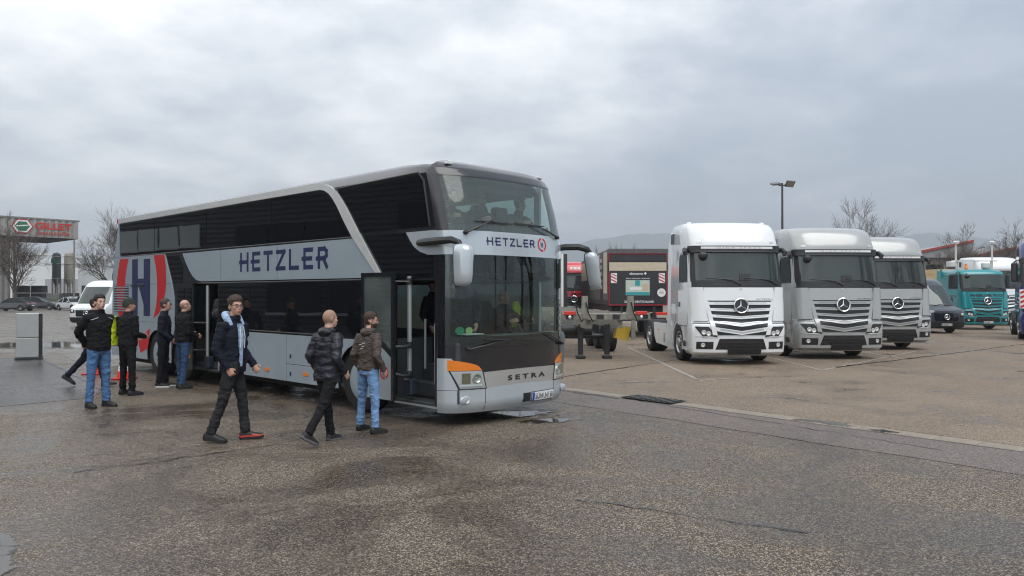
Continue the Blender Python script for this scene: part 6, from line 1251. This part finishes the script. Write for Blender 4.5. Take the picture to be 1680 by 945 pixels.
# walker half hidden behind the young man
person('person in dark work clothes striding behind the man in blue jeans', (-8.55, 15.7, 0), hd(.97, .2), 1.82, ((-.50, .22, .02), (.38, .12, .02)), ((-.06, .15, -.46), (.06, -.12, -.48)), C_navy, C_navy, S_blk, M_skin, (0, .05), .06, 'short', Hd, hem=-.05, puff=1.05, feet_flat=(.6, -.15), vox=.013)
# ---- people in the coach (bus-local coordinates)
BM = Matrix.Translation((-0.171, 11.817, 0)) @ Matrix.Rotation(radians(46.35), 4, 'Z'); BR = radians(46.35)
bp_ = lambda x, y, z_: tuple(BM @ P(x, y, z_))
pI = person('person with black backpack and grey sweater stepping into the rear door', bp_(-.98, 7.02, .345), BR + radians(-60), 1.74, ((.05, .05, .04), (-.05, .05, .04)), ((-.06, .16, -.44), (.06, .16, -.44)), C_greyk, C_black, S_red, M_skin, (0, .1), .05, 'short', Hd, hem=-.04, vox=.013, soles=M_white)
T, tors = pI[0], pI[1]
bk = thing('backpack', 'black backpack worn by the person entering the rear door', 'backpack', T.location, T.rotation_euler[2]); bk.scale = T.scale
q = MB(); q.ell(tors(0, -.23, .27), .155, .10, .24, 18, 12); q.ell(tors(0, -.30, .17), .12, .06, .12, 16, 10); q.ell(tors(0, -.24, .44), .12, .08, .08, 14, 8); link('pack', setmat(remesh(q, .013, 2, lambda c: noise.noise(c * 12) * .010), mat('backpack_black', (.010, .010, .011), .6, bump=.2)), bk)
for s in (-1, 1): MB().tube([tors(s * .09, -.16, .44), tors(s * .11, -.02, .53), tors(s * .12, .10, .44), tors(s * .14, .06, .2), tors(s * .14, -.12, .1)], .018, 6).build('strap', mat('backpack_black'), bk)
sit = ((1.45, 1.4, .06), (1.45, 1.4, .06))
for x, hh, l, tc_, hr in ((-.62, (.5, 0), 'person seated behind the upper windscreen, leftmost of three', C_navy, Hd), (.02, (.1, 0), 'person in dark jacket in the middle of the upper front seats', C_black, Hs), (.92, (1.1, 0), 'person with raised hand at the right end of the upper front row', C_black, Hd)):
    person(l, bp_(x, .52, 2.2 - .46), BR + pi, 1.76, sit, ((-.10, .34, -.20), (.10, .36, -.12)), tc_, C_black, S_blk, M_skin, hh, .06, 'short' if x else 'fringe', hr, True, x == .02, hem=-.02, vox=.015, seated=True)
person('person in navy sweater driving, seen through the lower windscreen', bp_(.68, .66, .62 - .46), BR + pi, 1.80, sit, ((-.06, .40, -.14), (.06, .40, -.14)), C_navy, C_black, S_blk, M_skin, (.25, 0), .06, 'fringe', Hs, True, False, None, hem=-.02, vox=.015, seated=True)
person('person in dark jacket inside the front doorway, arm hanging down', bp_(-.62, .22, .55), BR + radians(115), 1.70, ((0, .02, .03), (0, .02, .03)), ((-.10, .05, -.48), (.16, .12, -.46)), C_navy, C_black, S_blk, M_skin, (0, 0), .02, 'short', Hd, hem=-.04, vox=.015)
person('person in dark cap deep inside the front doorway', bp_(-.1, 1.5, .45), BR + radians(200), 1.68, ((0, .02, .03), (0, .02, .03)), ((-.10, .05, -.48), (.10, .12, -.46)), C_black, C_black, S_blk, M_skin, (0, .1), .02, 'cap', C_black, hem=-.04, vox=.016)

dv = thing('hi_vis_vest', 'small yellow vest hung beside the driver seat behind the windscreen', 'vest', bp_(1.0, .62, 1.32), BR)
v = MB(); v.loft([[(-.10 * w_, -.02, z_), (.10 * w_, -.02, z_), (.10 * w_, .03, z_), (-.10 * w_, .03, z_)] for z_, w_ in ((.0, 1.1), (.2, 1.), (.38, .8), (.44, .4))]); link('vest_cloth', setmat(remesh(v, .014, 2, lambda c: noise.noise(c * 14) * .014), C_hiviz), dv)
